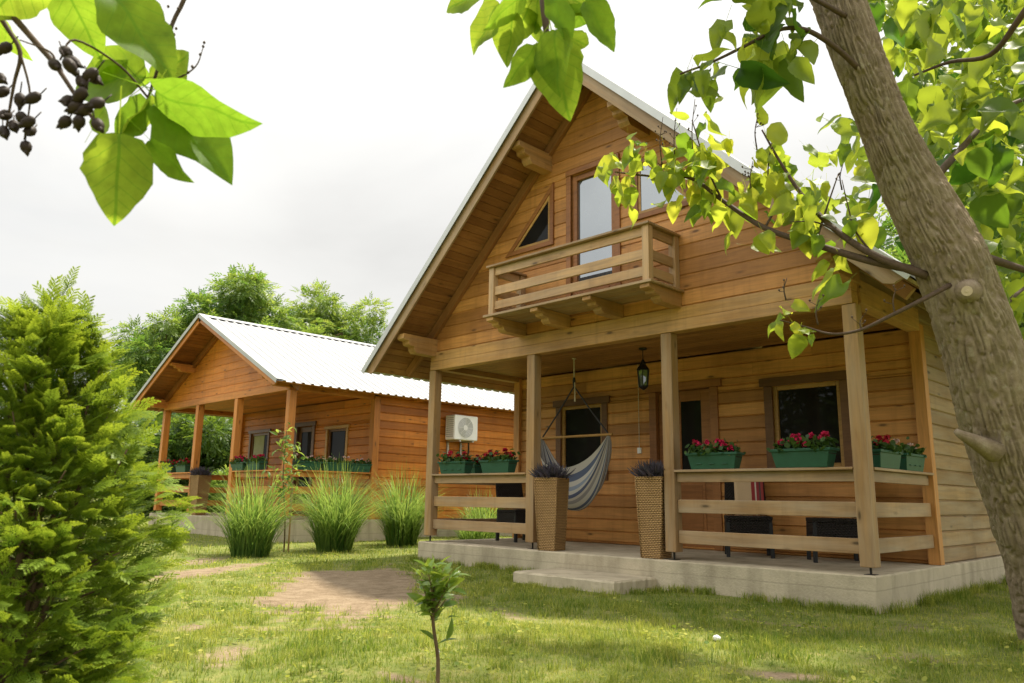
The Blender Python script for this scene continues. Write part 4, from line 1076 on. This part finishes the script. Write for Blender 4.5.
# sawn knot and dead stub
kc = at(967, 291, 4.71); kd = (Vector(CAM)-kc).normalized(); m = MB()
m.tube([kc-kd*.10, kc-kd*.02, kc], [.095, .058, .044], 18); m.build('branch_collar', M['bark'], trunk, smooth=True)
m = MB(); m.tube([kc-kd*.01, kc+kd*.003], [.033, .030], 16); m.tube([kc, kc+kd*.006], [.010, .008], 8); m.build('cut_face', M['cutwood'], trunk)
m = MB(); m.tube([at(995, 452, 4.85), at(968, 438, 4.80), at(960, 434, 4.79), at(956, 431, 4.785)], [.07, .036, .026, .018], 12); m.build('branch_stub', M['bark'], trunk, smooth=True)
br = MB(); BR = {}
def branch(key, pl, r0, r1, k=5):
    p = smooth([at(*q) for q in pl], k); br.tube(p, taper(len(p), r0, r1), 8); BR[key] = p; return p
branch('a', [(930, 272, 4.95), (875, 262, 5.1), (820, 246, 5.4), (765, 228, 5.7), (722, 200, 6.0), (690, 178, 6.15), (650, 176, 6.3), (615, 172, 6.4)], .030, .006)
branch('b', [(928, 276, 4.9), (880, 258, 5.05), (838, 232, 5.3), (806, 200, 5.55), (782, 165, 5.7), (762, 130, 5.8)], .030, .006)
branch('c', [(950, 285, 4.8), (922, 300, 4.75), (890, 316, 4.8), (860, 330, 4.85), (832, 334, 4.9), (806, 327, 5.0), (780, 320, 5.05)], .016, .004)
branch('d', [(862, 72, 4.95), (836, 48, 4.85), (806, 30, 4.75), (778, 30, 4.7), (745, 46, 4.65), (712, 62, 4.6), (680, 74, 4.6)], .019, .006)
branch('e', [(852, 20, 5.0), (820, 2, 4.8), (790, -12, 4.6), (760, -8, 4.5)], .018, .008)
branch('f', [(960, 250, 5.0), (1000, 262, 5.2), (1040, 275, 5.5)], .035, .02)
branch('g', [(925, 190, 5.0), (960, 150, 5.4), (1000, 110, 5.8), (1050, 90, 6.2)], .03, .012)
branch('h', [(1060, -40, 4.2), (1020, 18, 4.4), (990, 55, 4.6), (950, 62, 4.9), (915, 75, 5.2)], .022, .008)
branch('i', [(820, -60, 5.2), (720, -130, 4.4), (620, -130, 3.5), (555, -70, 2.9), (545, -12, 2.75), (546, 28, 2.7), (547, 48, 2.7)], .05, .004)
branch('j', [(765, 228, 5.7), (775, 205, 5.75), (768, 175, 5.8), (772, 140, 5.85)], .010, .004)
branch('k', [(815, 244, 5.4), (826, 210, 5.5), (838, 175, 5.6)], .010, .004)
branch('l', [(722, 200, 6.0), (706, 165, 6.05), (692, 120, 6.1)], .010, .004)
branch('m', [(880, 262, 5.05), (856, 232, 5.2), (848, 206, 5.3), (842, 180, 5.4)], .008, .003)
branch('n', [(838, 232, 5.3), (815, 222, 5.3), (790, 222, 5.35)], .008, .003)
branch('o', [(985, 330, 4.9), (1010, 300, 5.6), (1035, 280, 6.2)], .02, .01)
for base, sz in (((676, 170, 6.2), 62), ((694, 165, 6.15), 66), ((662, 165, 6.25), 48), ((757, 150, 5.8), 36), ((752, 195, 5.8), 34), ((786, 300, 5.0), 22), ((818, 325, 4.95), 26), ((895, 314, 4.8), 26), ((862, 330, 4.85), -14), ((842, 190, 5.4), 26)):
    u, v, d = base; s_ = abs(sz); tp = [(u, v, d), (u-2, v-s_*.5, d), (u+1, v-s_, d)]
    p = smooth([at(*q) for q in tp], 4); br.tube(p, taper(len(p), .006, .0025), 5)
    for k in range(7 if sz > 30 else 3):
        q = p[int(len(p)*.4)+int(random.random()*len(p)*.55)]; e = q+Vector((random.uniform(-1, 1), random.uniform(-1, 1), random.uniform(.2, 1)))*.05
        br.tube([q, e], .0022, 4); br.tube([e, e+Vector((0, 0, .008)), e+Vector((0, 0, .016))], [.003, .008, .003], 5)
br.build('branches', M['twig'], trunk, smooth=True)

def scatter(n, u0, u1, v0, v1, d0, d1, px0, px1, ok=None):
    P, S = [], []
    while len(P) < n:
        u, v, d = random.uniform(u0, u1), random.uniform(v0, v1), random.uniform(d0, d1)
        if ok and not ok(u, v): continue
        P.append(np.array(at(u, v, d))); S.append(random.uniform(px0, px1)*d/FPX)
    return np.array(P), np.array(S)
def along(keys, n, spread, s0, s1, t0=.2):
    P = []
    for i in range(n):
        p = BR[random.choice(keys)]; q = p[int((t0+(1-t0)*random.random()**.8)*(len(p)-1))]
        P.append(np.array(q)+rng.normal(0, spread, 3))
    return np.array(P), rng.uniform(s0, s1, n)
def hang(n, down=.75, spread=.6):
    d = rng.normal(0, spread, (n, 3)); d[:, 2] -= down
    nr = rng.normal(0, .55, (n, 3)); nr[:, 2] += .8; nr[:, :2] += np.array(CAM[:2]-np.array([6, -1.]))/8
    return d, nr
def put_leaves(name, sets, mat, parent, fine=False, down=.75):
    P = np.concatenate([s[0] for s in sets]); S = np.concatenate([s[1] for s in sets])
    q = P-CAM; win = None; dd_ = q@cF; uu = 512+FPX*(q@cR)/dd_; vv = 341.5-FPX*(q@cU)/dd_      # keep the trunk clear of leaves hanging on this side of it
    ok = ~((dd_ < 5.4) & (dd_ > .5) & (uu > 812+.42*vv-22) & (uu < 868+.47*vv+16) & (vv > -40)) & ~((uu > 634) & (uu < 694) & (vv > 172) & (vv < 222) & (rng.random(len(P)) < .85)); P, S = P[ok], S[ok]; d, nr = hang(len(S), down)
    me = leaves_mesh(name, P, d, nr, S, fine); me.polygons.foreach_set('use_smooth', np.ones(len(me.polygons), bool)); return link(name, me, mat, parent)
yl = [along(['a'], 98, .13, .09, .25, .58), along(['l', 'j'], 38, .11, .10, .25, .35), along(['b', 'n', 'm', 'k', 'j'], 44, .10, .09, .25, .35), along(['a'], 14, .10, .12, .30, .2), along(['c'], 12, .05, .06, .17, .72)]
crown = thing('crown_joint', None, None) if False else None
put_leaves('young_leaves', yl, M['leaf_young'], PA, True)
okr = lambda u, v: u > 872+.34*v and not (u < 900 and v > 280)
cl = [along(['d'], 34, .09, .10, .24, .25), along(['e'], 30, .14, .14, .32, .1), scatter(30, 735, 840, -40, 70, 4.5, 5.2, 30, 58), scatter(240, 860, 1100, -60, 330, 4.8, 6.5, 20, 44, okr), scatter(2100, 850, 1110, -60, 340, 6.5, 11., 9, 28, okr),
      scatter(60, 800, 905, 110, 250, 6.5, 9., 14, 30, lambda u, v: u > 790+.2*(250-v))]
put_leaves('crown', cl, M['leaf_crown'], PA, True)
# the rest of the crown, overhead
tp = np.array(pts[-1]); n = 620
dd = rand_dirs(n)*(rng.random((n, 1))**.4)*np.array([2.1, 1.7, 1.1]); P = tp+np.array([.35, .2, .7])+dd
keep = np.array([not (0 < (512+FPX*((p-CAM)@cR)/max(.1, (p-CAM)@cF)) < 800 and (341.5-FPX*((p-CAM)@cU)/max(.1, (p-CAM)@cF)) > -15 and (p-CAM)@cF > .1) for p in P])
put_leaves('upper_crown', [(P[keep], rng.uniform(.18, .34, keep.sum()))], M['leaf_crown'], PA)
lb = MB()
for k in range(9):
    e = P[k*17]; a_ = pts[-1-k % 6]; lb.tube(smooth([a_, (Vector(a_)+Vector(e))/2+Vector((0, 0, .25)), e], 4), taper(9, .05, .012), 7)
lb.build('limb', M['bark'], trunk, smooth=True)

def placed_leaves(name, spec, mat, parent):
    """each leaf from a base point to a tip point, spread facing the lens side with its own roll"""
    P, Dd, Nn, S = [], [], [], []
    for (bu, bv), (tu, tv_), d, roll, dz in spec:
        a, b = at(bu, bv, d), at(tu, tv_, d+dz); ax = b-a; nrm = Vector(CAM)-(a+b)/2; nrm = Matrix.Rotation(R(roll), 3, ax.normalized()) @ nrm
        P.append(a); Dd.append(ax); Nn.append(nrm); S.append(ax.length*1.03)
    v, f, g = LV, LF, LG
    m = frames(np.array(Dd, float), np.array(Nn, float))*np.array(S)[:, None, None]; m[:, :, 2] *= .75; m[:, :, 1] *= rng.uniform(.72, .96, len(S))[:, None]
    me = cloud_mesh(name, v, f, g, m, np.array(P, float), np.array([random.uniform(.2, .9) for _ in P]), .04)
    me.polygons.foreach_set('use_smooth', np.ones(len(me.polygons), bool)); return link(name, me, mat, parent)
placed_leaves('hanging_leaves', [((553, 38), (566, 117), 2.68, 12, .02), ((556, 30), (553, 92), 2.6, 35, .0), ((534, 46), (508, 90), 2.65, -30, .05), ((516, 12), (500, 66), 2.75, 40, .1), ((500, 4), (466, 50), 2.8, 50, .1),
    ((584, 2), (619, 47), 2.75, -35, .05), ((562, 34), (591, 50), 2.7, 20, .1), ((550, -4), (574, 42), 2.55, -40, .02), ((486, -12), (441, 6), 2.9, 40, .1), ((528, 8), (512, 46), 2.85, -20, .1), ((540, -6), (530, 36), 2.8, 30, .12),
    ((520, -8), (490, 34), 2.7, -45, .04), ((570, 4), (588, 34), 2.85, 15, .2), ((536, 20), (548, 58), 2.9, 60, .1), ((545, -20), (600, 12), 2.8, -20, .15)], M['leaf_big'], PA)

# --- branch with seed pods, upper left, from a tree just outside the picture
LB = thing('tree', 'tree whose leafy branch with brown seed pods hangs into the upper left corner', 'tree', tuple(Vector((5.2, -8.6, float(ground_z(5.2)))) ))
x0, y0_ = 5.2, -8.6
m = MB(); tr = smooth([(x0, y0_, -.6), (x0+.05, y0_+.02, .8), (x0-.03, y0_+.1, 2.0), (x0+.1, y0_+.15, 3.2), (x0+.2, y0_+.2, 4.2)], 5); m.tube(tr, taper(len(tr), .17, .06), 16); tb = m.build('trunk', M['bark'], LB, smooth=True)
m = MB(); lp = smooth([tr[12], Vector((x0+.7, y0_+.5, 2.25)), at(-120, -110, 2.3), at(-40, -40, 2.25), at(0, 2, 2.2), at(32, 38, 2.18), at(56, 66, 2.15), at(76, 96, 2.12), at(97, 124, 2.1)], 5); m.tube(lp, list(np.interp(np.arange(len(lp)), [0, 10, len(lp)-1], [.045, .013, .004])), 8)
for pl, r0, r1 in (([(-30, -35, 2.25), (2, 20, 2.3), (20, 52, 2.3), (14, 84, 2.3), (6, 130, 2.3)], .010, .003), ([(110, -80, 2.4), (182, -20, 2.4), (172, 25, 2.38), (158, 68, 2.36), (146, 105, 2.34)], .009, .004), ([(152, 84, 2.36), (178, 78, 2.36), (196, 66, 2.36), (203, 48, 2.36)], .004, .0015), ([(20, 52, 2.3), (30, 95, 2.3), (24, 140, 2.3)], .004, .002), ([(56, 66, 2.15), (50, 52, 2.15), (20, 40, 2.15)], .004, .002), ([(150, 100, 2.34), (120, 66, 2.3), (75, 40, 2.2), (60, 60, 2.16)], .004, .003)):
    p = smooth([at(*q) for q in pl], 5); m.tube(p, taper(len(p), r0, r1), 6)
for u, v in ((203, 48), (200, 56), (204, 44), (192, 68), (188, 74), (167, 35), (176, 30), (178, 10), (168, 8), (174, 36)): q = at(u, v, 2.36); m.tube([q, q+Vector((0, 0, .005)), q+Vector((0, 0, .010))], [.002, .005, .002], 5)
m.build('branch', M['twig'], LB, smooth=True)
for u, v, d in [(66, 52, 2.15), (55, 65, 2.15), (73, 62, 2.13), (82, 82, 2.12), (90, 75, 2.12), (68, 101, 2.12), (75, 107, 2.11), (85, 110, 2.11), (97, 103, 2.1), (98, 125, 2.1), (65, 122, 2.12), (79, 122, 2.11), (80, 95, 2.1), (94, 78, 2.14), (70, 66, 2.1), (2, 92, 2.3), (20, 100, 2.3), (33, 98, 2.3), (5, 115, 2.3), (22, 118, 2.29), (30, 131, 2.3), (14, 126, 2.3), (4, 132, 2.3), (26, 147, 2.3), (0, 78, 2.3), (5, 48, 2.3), (28, 122, 2.28)]:
    c = at(u, v, d); dr = Vector((random.uniform(-.8, .8), random.uniform(-.8, .8), -.6)).normalized(); L = random.uniform(.038, .050)
    m = MB(); m.tube([c-dr*L*.5, c-dr*L*.35, c-dr*L*.05, c+dr*L*.25, c+dr*L*.42, c+dr*L*.62], [.005, .013, .0165, .014, .009, .001], 10)
    m.tube([c-dr*L*.5, c-dr*(L*.5+.02)+Vector((random.uniform(-.01, .01), 0, .012))], .002, 5)
    sd2 = dr.cross(Vector((random.random(), random.random(), 1))).normalized()*.009
    m.tube([c+dr*L*.30, c+dr*L*.5+sd2*.7, c+dr*L*.72+sd2], [.009, .006, .001], 6); m.tube([c+dr*L*.30, c+dr*L*.5-sd2*.7, c+dr*L*.70-sd2], [.009, .006, .001], 6)
    m.build('seed_pod', M['pod'], LB, smooth=True)
placed_leaves('leaves', [((119, 134), (117, 224), 2.12, -8, .03), ((150, 140), (186, 186), 2.2, 48, .05), ((160, 103), (236, 172), 2.3, -38, .05), ((156, 90), (248, 135), 2.25, 50, .0), ((112, -4), (176, 70), 2.25, -34, .02), ((66, -14), (98, 60), 2.3, 12, .1),
    ((146, 78), (60, 76), 2.4, 30, .1), ((140, 60), (92, 96), 2.45, -30, .1), ((152, 106), (108, 134), 2.3, 35, .03), ((150, 82), (196, 56), 2.45, 30, .1), ((40, -30), (-12, 22), 2.15, -20, 0), ((-10, 10), (24, 64), 2.5, 50, .1), ((150, 95), (128, 150), 2.3, -55, .1), ((92, 130), (110, 106), 2.2, 30, .05)], M['leaf_big'], LB)

# --- arborvitae in the left foreground
def spray():
    v, f, off = [], [], []
    def seg(a, b, w0, w1, o):
        a, b = np.array(a), np.array(b); d = b-a; nrm = np.array([-d[1], d[0]])/np.linalg.norm(d); i = len(v)
        for p, w_ in ((a, w0), (b, w1)):
            for s in (-1, 1): q = p+nrm*w_*s; v.append((q[0], q[1], -.22*q[0]**2+.35*abs(q[1])*.5*(1-q[0])-.5*q[1]**2))
        f.append((i, i+2, i+3, i+1)); off.append(o)
    for k in range(4): seg((k/4, 0), ((k+1)/4, .01*(-1)**k), .020-.003*k, .017-.003*k, k/4)
    for k in range(13):
        x = .06+.88*k/12; s = (-1)**k; L = .40*(1-.62*x)*(.85+.3*random.random()); an = R(38+8*random.random())
        e = (x+L*math.cos(an), s*L*math.sin(an)); mid = (x+.5*(e[0]-x), .5*e[1]*.96)
        seg((x, 0), mid, .015, .016, x*.6); seg(mid, e, .016, .006, x*.6+.35)
        for q in (.28, .48, .66, .84):
            bx, by = x+q*(e[0]-x), q*e[1]
            for s2 in (-1, 1):
                a2 = an*s+s2*R(36); l2 = L*.34*(1.1-q*.6); seg((bx, by), (bx+l2*math.cos(a2), by+l2*math.sin(a2)), .014, .007, x*.5+.3+.3*q)
    return v, f, np.array(off)
TH = on_ground(-5, 732); TH.z = float(ground_z(TH.x))
tj = thing('arborvitae', 'bushy bright green arborvitae filling the left foreground', 'evergreen shrub', tuple(TH))
sv, sf, so2 = spray(); NS = 5200
zz = rng.beta(1.05, 1.35, NS)*1.62+.03; an = rng.uniform(0, 2*np.pi, NS)
prof = np.interp(zz, [0, .15, .45, .75, 1.05, 1.3, 1.5, 1.75], [.36, .49, .56, .51, .40, .32, .22, .05])
lump = 1+.15*np.sin(3*an+5*zz)+.13*np.sin(5*an-7*zz+1)+.11*np.sin(9*an+13*zz)
rr_ = prof*lump*(rng.random(NS)**.42); rd = np.stack([np.cos(an), np.sin(an), np.zeros(NS)], 1)
P = np.array(TH)+rd*(rr_-.05)[:, None]+np.stack([np.zeros(NS), np.zeros(NS), zz], 1)
d = rd*.8+rng.normal(0, .30, (NS, 3)); d[:, 2] += .42+.25*(zz > 1.1); nr = rng.normal(0, .45, (NS, 3))+np.array([0, 0, .75])-rd*.35
S = rng.uniform(.07, .14, NS)
# leaders that break the outline at the top
LD = [(.02, .03, 1.74, 0), (.10, .10, 1.62, .05), (-.12, .05, 1.58, -.05), (.18, .16, 1.46, .10), (.24, .20, 1.30, .14), (-.02, -.12, 1.52, 0), (.12, -.02, 1.60, .06), (-.22, .10, 1.40, -.1), (.05, .20, 1.50, .04), (.30, .26, 1.12, .14)]
for lx, ly, lz, ln2 in LD:
    for k in range(34):
        q = k/34; z = lz-.46*q; P = np.vstack([P, np.array(TH)+np.array([lx+ln2*(lz-z)*-.4+random.gauss(0, .012), ly+ln2*(lz-z)*-.4+random.gauss(0, .012), z])])
        a_ = random.random()*6.28; e = np.array([math.cos(a_)*(.35+.6*q), math.sin(a_)*(.35+.6*q), .9-.35*q]); d = np.vstack([d, e]); nr = np.vstack([nr, rng.normal(0, .6, 3)+np.array([-e[0], -e[1], .7])]); S = np.append(S, random.uniform(.07, .13))
rb = np.clip(rng.normal(.42, .2, len(S)), 0, 1); me = cloud_mesh('foliage', sv, sf, None, frames(d, nr)*S[:, None, None], P, rb)
ro = np.clip(np.repeat(rb*.75, len(sf))+np.tile(so2*.38, len(S)), 0, 1).astype(np.float32); me.attributes['rnd'].data.foreach_set('value', ro)
link('foliage', me, M['thuja'], tj)
m = MB(); 
for lx, ly, lz, ln2 in LD: m.tube(smooth([TH+Vector((0, 0, -.05)), TH+Vector((lx*.35, ly*.35, lz*.4)), TH+Vector((lx, ly, lz-.05))], 5), taper(11, .022, .003), 7)
for k in range(120):
    i = int(random.random()*NS); e = Vector(P[i]); b_ = TH+Vector((0, 0, max(.03, (e.z-TH.z)-.12-.15*random.random()))); m.tube([b_, (b_+e)/2-Vector((0, 0, .02)), e], [.008, .006, .003], 5)
m.build('stem', M['stem'], tj, smooth=True)

# --- slim sapling in the front lawn
sp = on_ground(437, 690); sp.z = float(height(np.array(sp.x), np.array(sp.y)))
sg = thing('sapling', 'small glossy leaved sapling alone in the front lawn', 'sapling', tuple(sp)); m = MB()
top = at(434, 566, 3.72); sp_ = smooth([sp-Vector((0, 0, .05)), at(438, 660, 3.75), at(433, 622, 3.74), at(434, 590, 3.72), top], 4); m.tube(sp_, taper(len(sp_), .011, .005), 8)
side = []
for tu, tv_, dz, b_ in ((420, 575, .08, 9), (450, 578, -.06, 9), (428, 570, -.1, 11), (444, 570, .1, 11), (424, 590, .1, 8), (448, 596, .05, 9)):
    q = smooth([sp_[b_], (sp_[b_]+at(tu, tv_, 3.73+dz))/2+Vector((0, 0, -.01)), at(tu, tv_, 3.73+dz)], 3); m.tube(q, taper(len(q), .005, .002), 6); side += q
m.build('stem', M['stem'], sg, smooth=True)
EV, EF, EG = strip_template(5, 2, lambda x: float(np.interp(x, [0, .15, .45, .8, 1], [.02, .13, .20, .11, .01])), lambda x, y: .4*abs(y)-.32*x*x)
src = [np.array(p) for p in side+sp_[9:]*3]; n = 135; P = np.array([src[int(random.random()*len(src))]+rng.normal(0, .012, 3) for _ in range(n)]); d = rand_dirs(n, -.3); d[:, 2] = d[:, 2]*.7+.35
low = np.array([np.array(p) for p in (at(437, 645, 3.75), at(440, 632, 3.75), at(446, 640, 3.74), at(434, 640, 3.76), at(438, 655, 3.75), at(448, 618, 3.74))]); P = np.vstack([P, low]); d = np.vstack([d, rand_dirs(6, 0)]); n += 6
link('leaves', cloud_mesh('leaves', EV, EF, EG, frames(d, rng.normal(0, .4, (n, 3))+np.array([0, 0, .9]))*rng.uniform(.05, .108, n)[:, None, None], P, np.clip(rng.random(n)*.7+.5*(P[:, 2]-P[:, 2].min())/.3-.1, 0, 1)), M['sapling'], sg)

# --- ornamental grass clumps by the small cabin
def reed_clump(loc, n, Ht, spread, label):
    r0 = thing('ornamental_grass', label, 'ornamental grass', loc, 'ornamental grass clumps beside the cabins')
    k = 7; a = rng.uniform(0, 2*np.pi, n); rr = .20*np.sqrt(rng.random(n))*spread/.5; bx, by = rr*np.cos(a), rr*np.sin(a)
    ao = a+rng.normal(0, .95, n); L = Ht*rng.uniform(.60, 1.08, n)*np.where(rng.random(n) < .25, rng.uniform(.3, .7, n), 1.); lean = rng.beta(1.5, 1.7, n)*1.15*spread/.5
    wd = rng.uniform(.004, .010, n); V = np.zeros((n, k+1, 2, 3))
    for i in range(k+1):
        s = i/k; hx_ = L*(lean*(.32*s+.42*s**2.4)); hz_ = L*(s-lean*.42*s**3)
        tx, ty = bx+np.cos(ao)*hx_, by+np.sin(ao)*hx_; w_ = wd*(1-.85*s**2)
        for j, sg_ in enumerate((-1, 1)): V[:, i, j] = np.stack([tx-np.sin(ao)*w_*sg_, ty+np.cos(ao)*w_*sg_, hz_-.02], 1)
    V = V.reshape(n*(k+1)*2, 3)+np.array(loc); F = np.array([[2*i, 2*i+1, 2*i+3, 2*i+2] for i in range(k)]); F = (F[None]+np.arange(n)[:, None, None]*2*(k+1)).reshape(-1, 4)
    me = bpy.data.meshes.new('blades'); me.vertices.add(len(V)); me.vertices.foreach_set('co', V.astype(np.float32).ravel()); me.loops.add(F.size); me.loops.foreach_set('vertex_index', F.astype(np.int32).ravel())
    me.polygons.add(len(F)); me.polygons.foreach_set('loop_start', np.arange(0, F.size, 4, dtype=np.int32)); me.update(calc_edges=True)
    r = np.clip(rng.normal(.45, .22, n), 0, 1); attr(me, 'rnd', 'FLOAT', 'FACE', np.clip(np.repeat(r, k)+np.tile(np.linspace(-.12, .25, k), n), 0, 1))  # light on the tips put into the colour: blades paler upwards
    link('blades', me, M['reed'], r0)
for u, v, n, h, s, lab in ((250, 556, 820, 1.36, .62, 'leftmost of three tall grass clumps, beside the thin young tree'), (334, 551, 1150, 1.52, .66, 'middle and widest of three tall grass clumps right of the thin young tree'), (402, 546, 1000, 1.5, .62, 'tall grass clump nearest the left corner post of the big cabin')):
    q = on_ground(u, v); reed_clump((q.x, q.y, float(ground_z(q.x))), n, h, s, lab)
for x, y, h, lab in ((-3.4, 4.2, 1.15, 'grass clump seen behind the porch rail, left of the other one'), (-2.6, 5.6, 1.1, 'grass clump seen low behind the big cabin porch rail, right of the other'), (-1.5, 2.3, .75, 'low grass clump close behind the left porch corner of the big cabin')): reed_clump((x, y, float(ground_z(x))), 620, h, .62, lab)

# --- thin young tree tied to a stake
q = on_ground(284, 552); q.z = float(ground_z(q.x)); yt = thing('young_tree', 'thin staked young tree between the first two grass clumps', 'young tree', tuple(q)); dq = float((np.array(q)-CAM)@cF)
m = MB(); s1 = smooth([q-Vector((0, 0, .1)), at(285, 520, dq), at(283, 480, dq), at(285, 450, dq), at(287, 428, dq)], 5); m.tube(s1, taper(len(s1), .013, .004), 7); pts2 = list(s1[6:])
for tu, tv_, b_ in ((268, 468, 10), (305, 462, 10), (276, 448, 14), (300, 448, 13), (272, 490, 8), (296, 490, 8), (300, 470, 9), (281, 435, 16)):
    w_ = smooth([s1[b_], (s1[b_]+at(tu, tv_, dq+random.uniform(-.2, .2)))/2+Vector((0, 0, .05)), at(tu, tv_, dq)], 3); m.tube(w_, taper(len(w_), .005, .002), 5); pts2 += w_
m.build('stem', M['stem'], yt, smooth=True)
n = 190; P = np.array([np.array(random.choice(pts2))+rng.normal(0, .045, 3) for _ in range(n)]); d = rand_dirs(n, -.5); d[:, 2] -= .35
link('leaves', cloud_mesh('leaves', EV, EF, EG, frames(d, rng.normal(0, .5, (n, 3))+np.array([0, 0, .8]))*rng.uniform(.06, .13, n)[:, None, None], P, rng.random(n)), M['leaf_far'], yt)
m = MB(); m.tube([q+Vector((.05, .04, -.1)), q+Vector((.05, .04, 1.0))], .014, 8); m.build('stake', M['post'], yt)

# --- background trees
BT = [(0, 0, 0)]
bt_v, bt_f = [], []
for k in range(7):       # a pinnate leaf of seven leaflets
    x = .2+.12*k if k < 6 else .9; s = (-1)**k if k < 6 else 0; a_ = s*R(52); c_, s_ = math.cos(a_), math.sin(a_); i = len(bt_v)
    for lx, ly in ((0, 0), (.20, .085), (.46, 0), (.20, -.085)): bt_v.append((x+lx*c_-ly*s_, lx*s_+ly*c_, -.25*(x+lx*c_)**2+.2*abs(ly)))
    bt_f.append((i, i+1, i+2, i+3))
def bg_tree(loc, Ht, crown, nleaf, size, mat, label, name='tree', group='trees behind the cabins', lumps=34, trunkr=.16, lumpr=.28):
    r0 = thing(name, label, 'tree', loc, group); L0 = Vector(loc)
    cz0, rx, rz = crown; C0 = L0+Vector((0, 0, cz0)); m = MB()
    t1 = smooth([L0-Vector((0, 0, .2)), L0+Vector((random.uniform(-.2, .2), random.uniform(-.2, .2), cz0*.5)), C0+Vector((0, 0, rz*.5))], 5); m.tube(t1, taper(len(t1), trunkr, trunkr*.25), 9)
    cs = []
    for k in range(lumps):
        dd = rand_dirs(1)[0]*(random.random()**.45); c = C0+Vector((dd[0]*rx, dd[1]*rx, dd[2]*rz)); cs.append((c, random.uniform(.6, 1.25)*lumpr*min(rx, rz)))
        if k % 2 == 0: a_ = t1[min(len(t1)-1, 4+k % (len(t1)-4))]; w_ = smooth([a_, (Vector(a_)+c)/2+Vector((0, 0, .15*rz*random.random())), c], 3); m.tube(w_, taper(len(w_), trunkr*.35, .012), 6)
    m.build('trunk', M['stem'], r0, smooth=True)
    w_ = np.array([c[1]**2 for c in cs]); ki = rng.choice(len(cs), nleaf, p=w_/w_.sum())
    dr = rand_dirs(nleaf); rr = rng.random((nleaf, 1))**.5; cc = np.array([np.array(c[0]) for c in cs])[ki]; cr = np.array([c[1] for c in cs])[ki][:, None]
    P = cc+dr*rr*cr*np.array([1.15, 1.15, .85]); d = dr+rng.normal(0, .5, (nleaf, 3)); d[:, 2] -= .15
    nr = rng.normal(0, .5, (nleaf, 3))+np.array([0, 0, .9]); S = size*rng.uniform(.7, 1.3, nleaf)
    tone = np.clip(rng.normal(.45, .2, nleaf)+(rng.random(len(cs))[ki]-.5)*.5, 0, 1)
    P = P[P[:, 2] > L0.z+.1] if False else P
    link('crown', cloud_mesh('crown', bt_v, bt_f, None, frames(d, nr)*S[:, None, None], P, tone), mat, r0)
    return r0
def far_at(u, d):
    p = at(u, 505, d); return (p.x, p.y, float(ground_z(p.x)))
bg_tree(far_at(232, 36), 10, (7.0, 3.3, 4.2), 9500, .42, M['leaf_far'], 'tallest airy tree rising behind the ridge of the low orange cabin', lumps=46)
bg_tree(far_at(160, 33), 8, (5.3, 2.5, 3.9), 9500, .40, M['leaf_far'], 'full green tree left of the orange cabin gable', lumps=40)
bg_tree(far_at(332, 40), 10, (7.2, 3.5, 4.3), 9500, .44, M['leaf_far'], 'airy tree showing between the two cabin roofs', lumps=44)
bg_tree(far_at(412, 42), 9, (5.6, 2.6, 3.6), 4500, .44, M['leaf_far'], 'tree mostly hidden behind the left eave of the big cabin', lumps=36)
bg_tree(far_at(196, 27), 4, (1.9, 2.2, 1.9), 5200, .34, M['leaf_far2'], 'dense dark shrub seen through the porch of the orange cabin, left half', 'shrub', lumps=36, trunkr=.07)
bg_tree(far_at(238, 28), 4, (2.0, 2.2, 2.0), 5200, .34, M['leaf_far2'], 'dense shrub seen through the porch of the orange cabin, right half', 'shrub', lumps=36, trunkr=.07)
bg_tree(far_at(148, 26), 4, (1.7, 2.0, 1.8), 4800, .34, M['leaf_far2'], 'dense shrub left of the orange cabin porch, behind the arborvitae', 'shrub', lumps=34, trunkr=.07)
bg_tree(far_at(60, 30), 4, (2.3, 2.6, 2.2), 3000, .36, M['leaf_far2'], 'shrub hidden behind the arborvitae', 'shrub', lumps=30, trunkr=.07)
bg_tree(far_at(226, 24.5), 2, (1.05, .55, .55), 700, .24, M['leaf_far'], 'small light green bush above the wicker planter of the orange cabin', 'shrub', lumps=12, trunkr=.03)
bg_tree(far_at(985, 17), 8, (5.3, 2.5, 3.2), 6500, .36, M['leaf_far'], 'leafy tree behind the leaning trunk at the right edge', lumps=44)
bg_tree(far_at(925, 25), 9, (6.4, 2.1, 3.4), 4200, .40, M['leaf_far'], 'pale green tree above the right roof edge of the big cabin', lumps=34)
bg_tree(far_at(1075, 12), 6, (3.2, 2.0, 2.8), 5500, .32, M['leaf_far2'], 'dense tree beyond the right side wall of the big cabin', lumps=40)

# the wood across the garden, behind the photographer: seen only as reflections in the panes
n = 9000; a_ = rng.uniform(-38, 26, n); lum = np.round(a_/2.2)*2.2; dist = 25+2.5*nz(lum, lum*.3, .5)+rng.normal(0, 1.0, n)
top = 7.5+2.6*nz(lum, lum*.4, .7, 4.); zz_ = top*np.sqrt(rng.random(n)); P = np.stack([a_, -dist, zz_-.3], 1)
wm = cloud_mesh('wood', bt_v, bt_f, None, frames(rand_dirs(n), rng.normal(0, .5, (n, 3))+np.array([0, 0, .8]))*rng.uniform(.8, 1.5, n)[:, None, None], P, rng.random(n))
tag(link('wood', wm, M['leaf_far2']), 'far leafy wood behind the viewer, mirrored in the window panes', 'wood', kind='stuff')
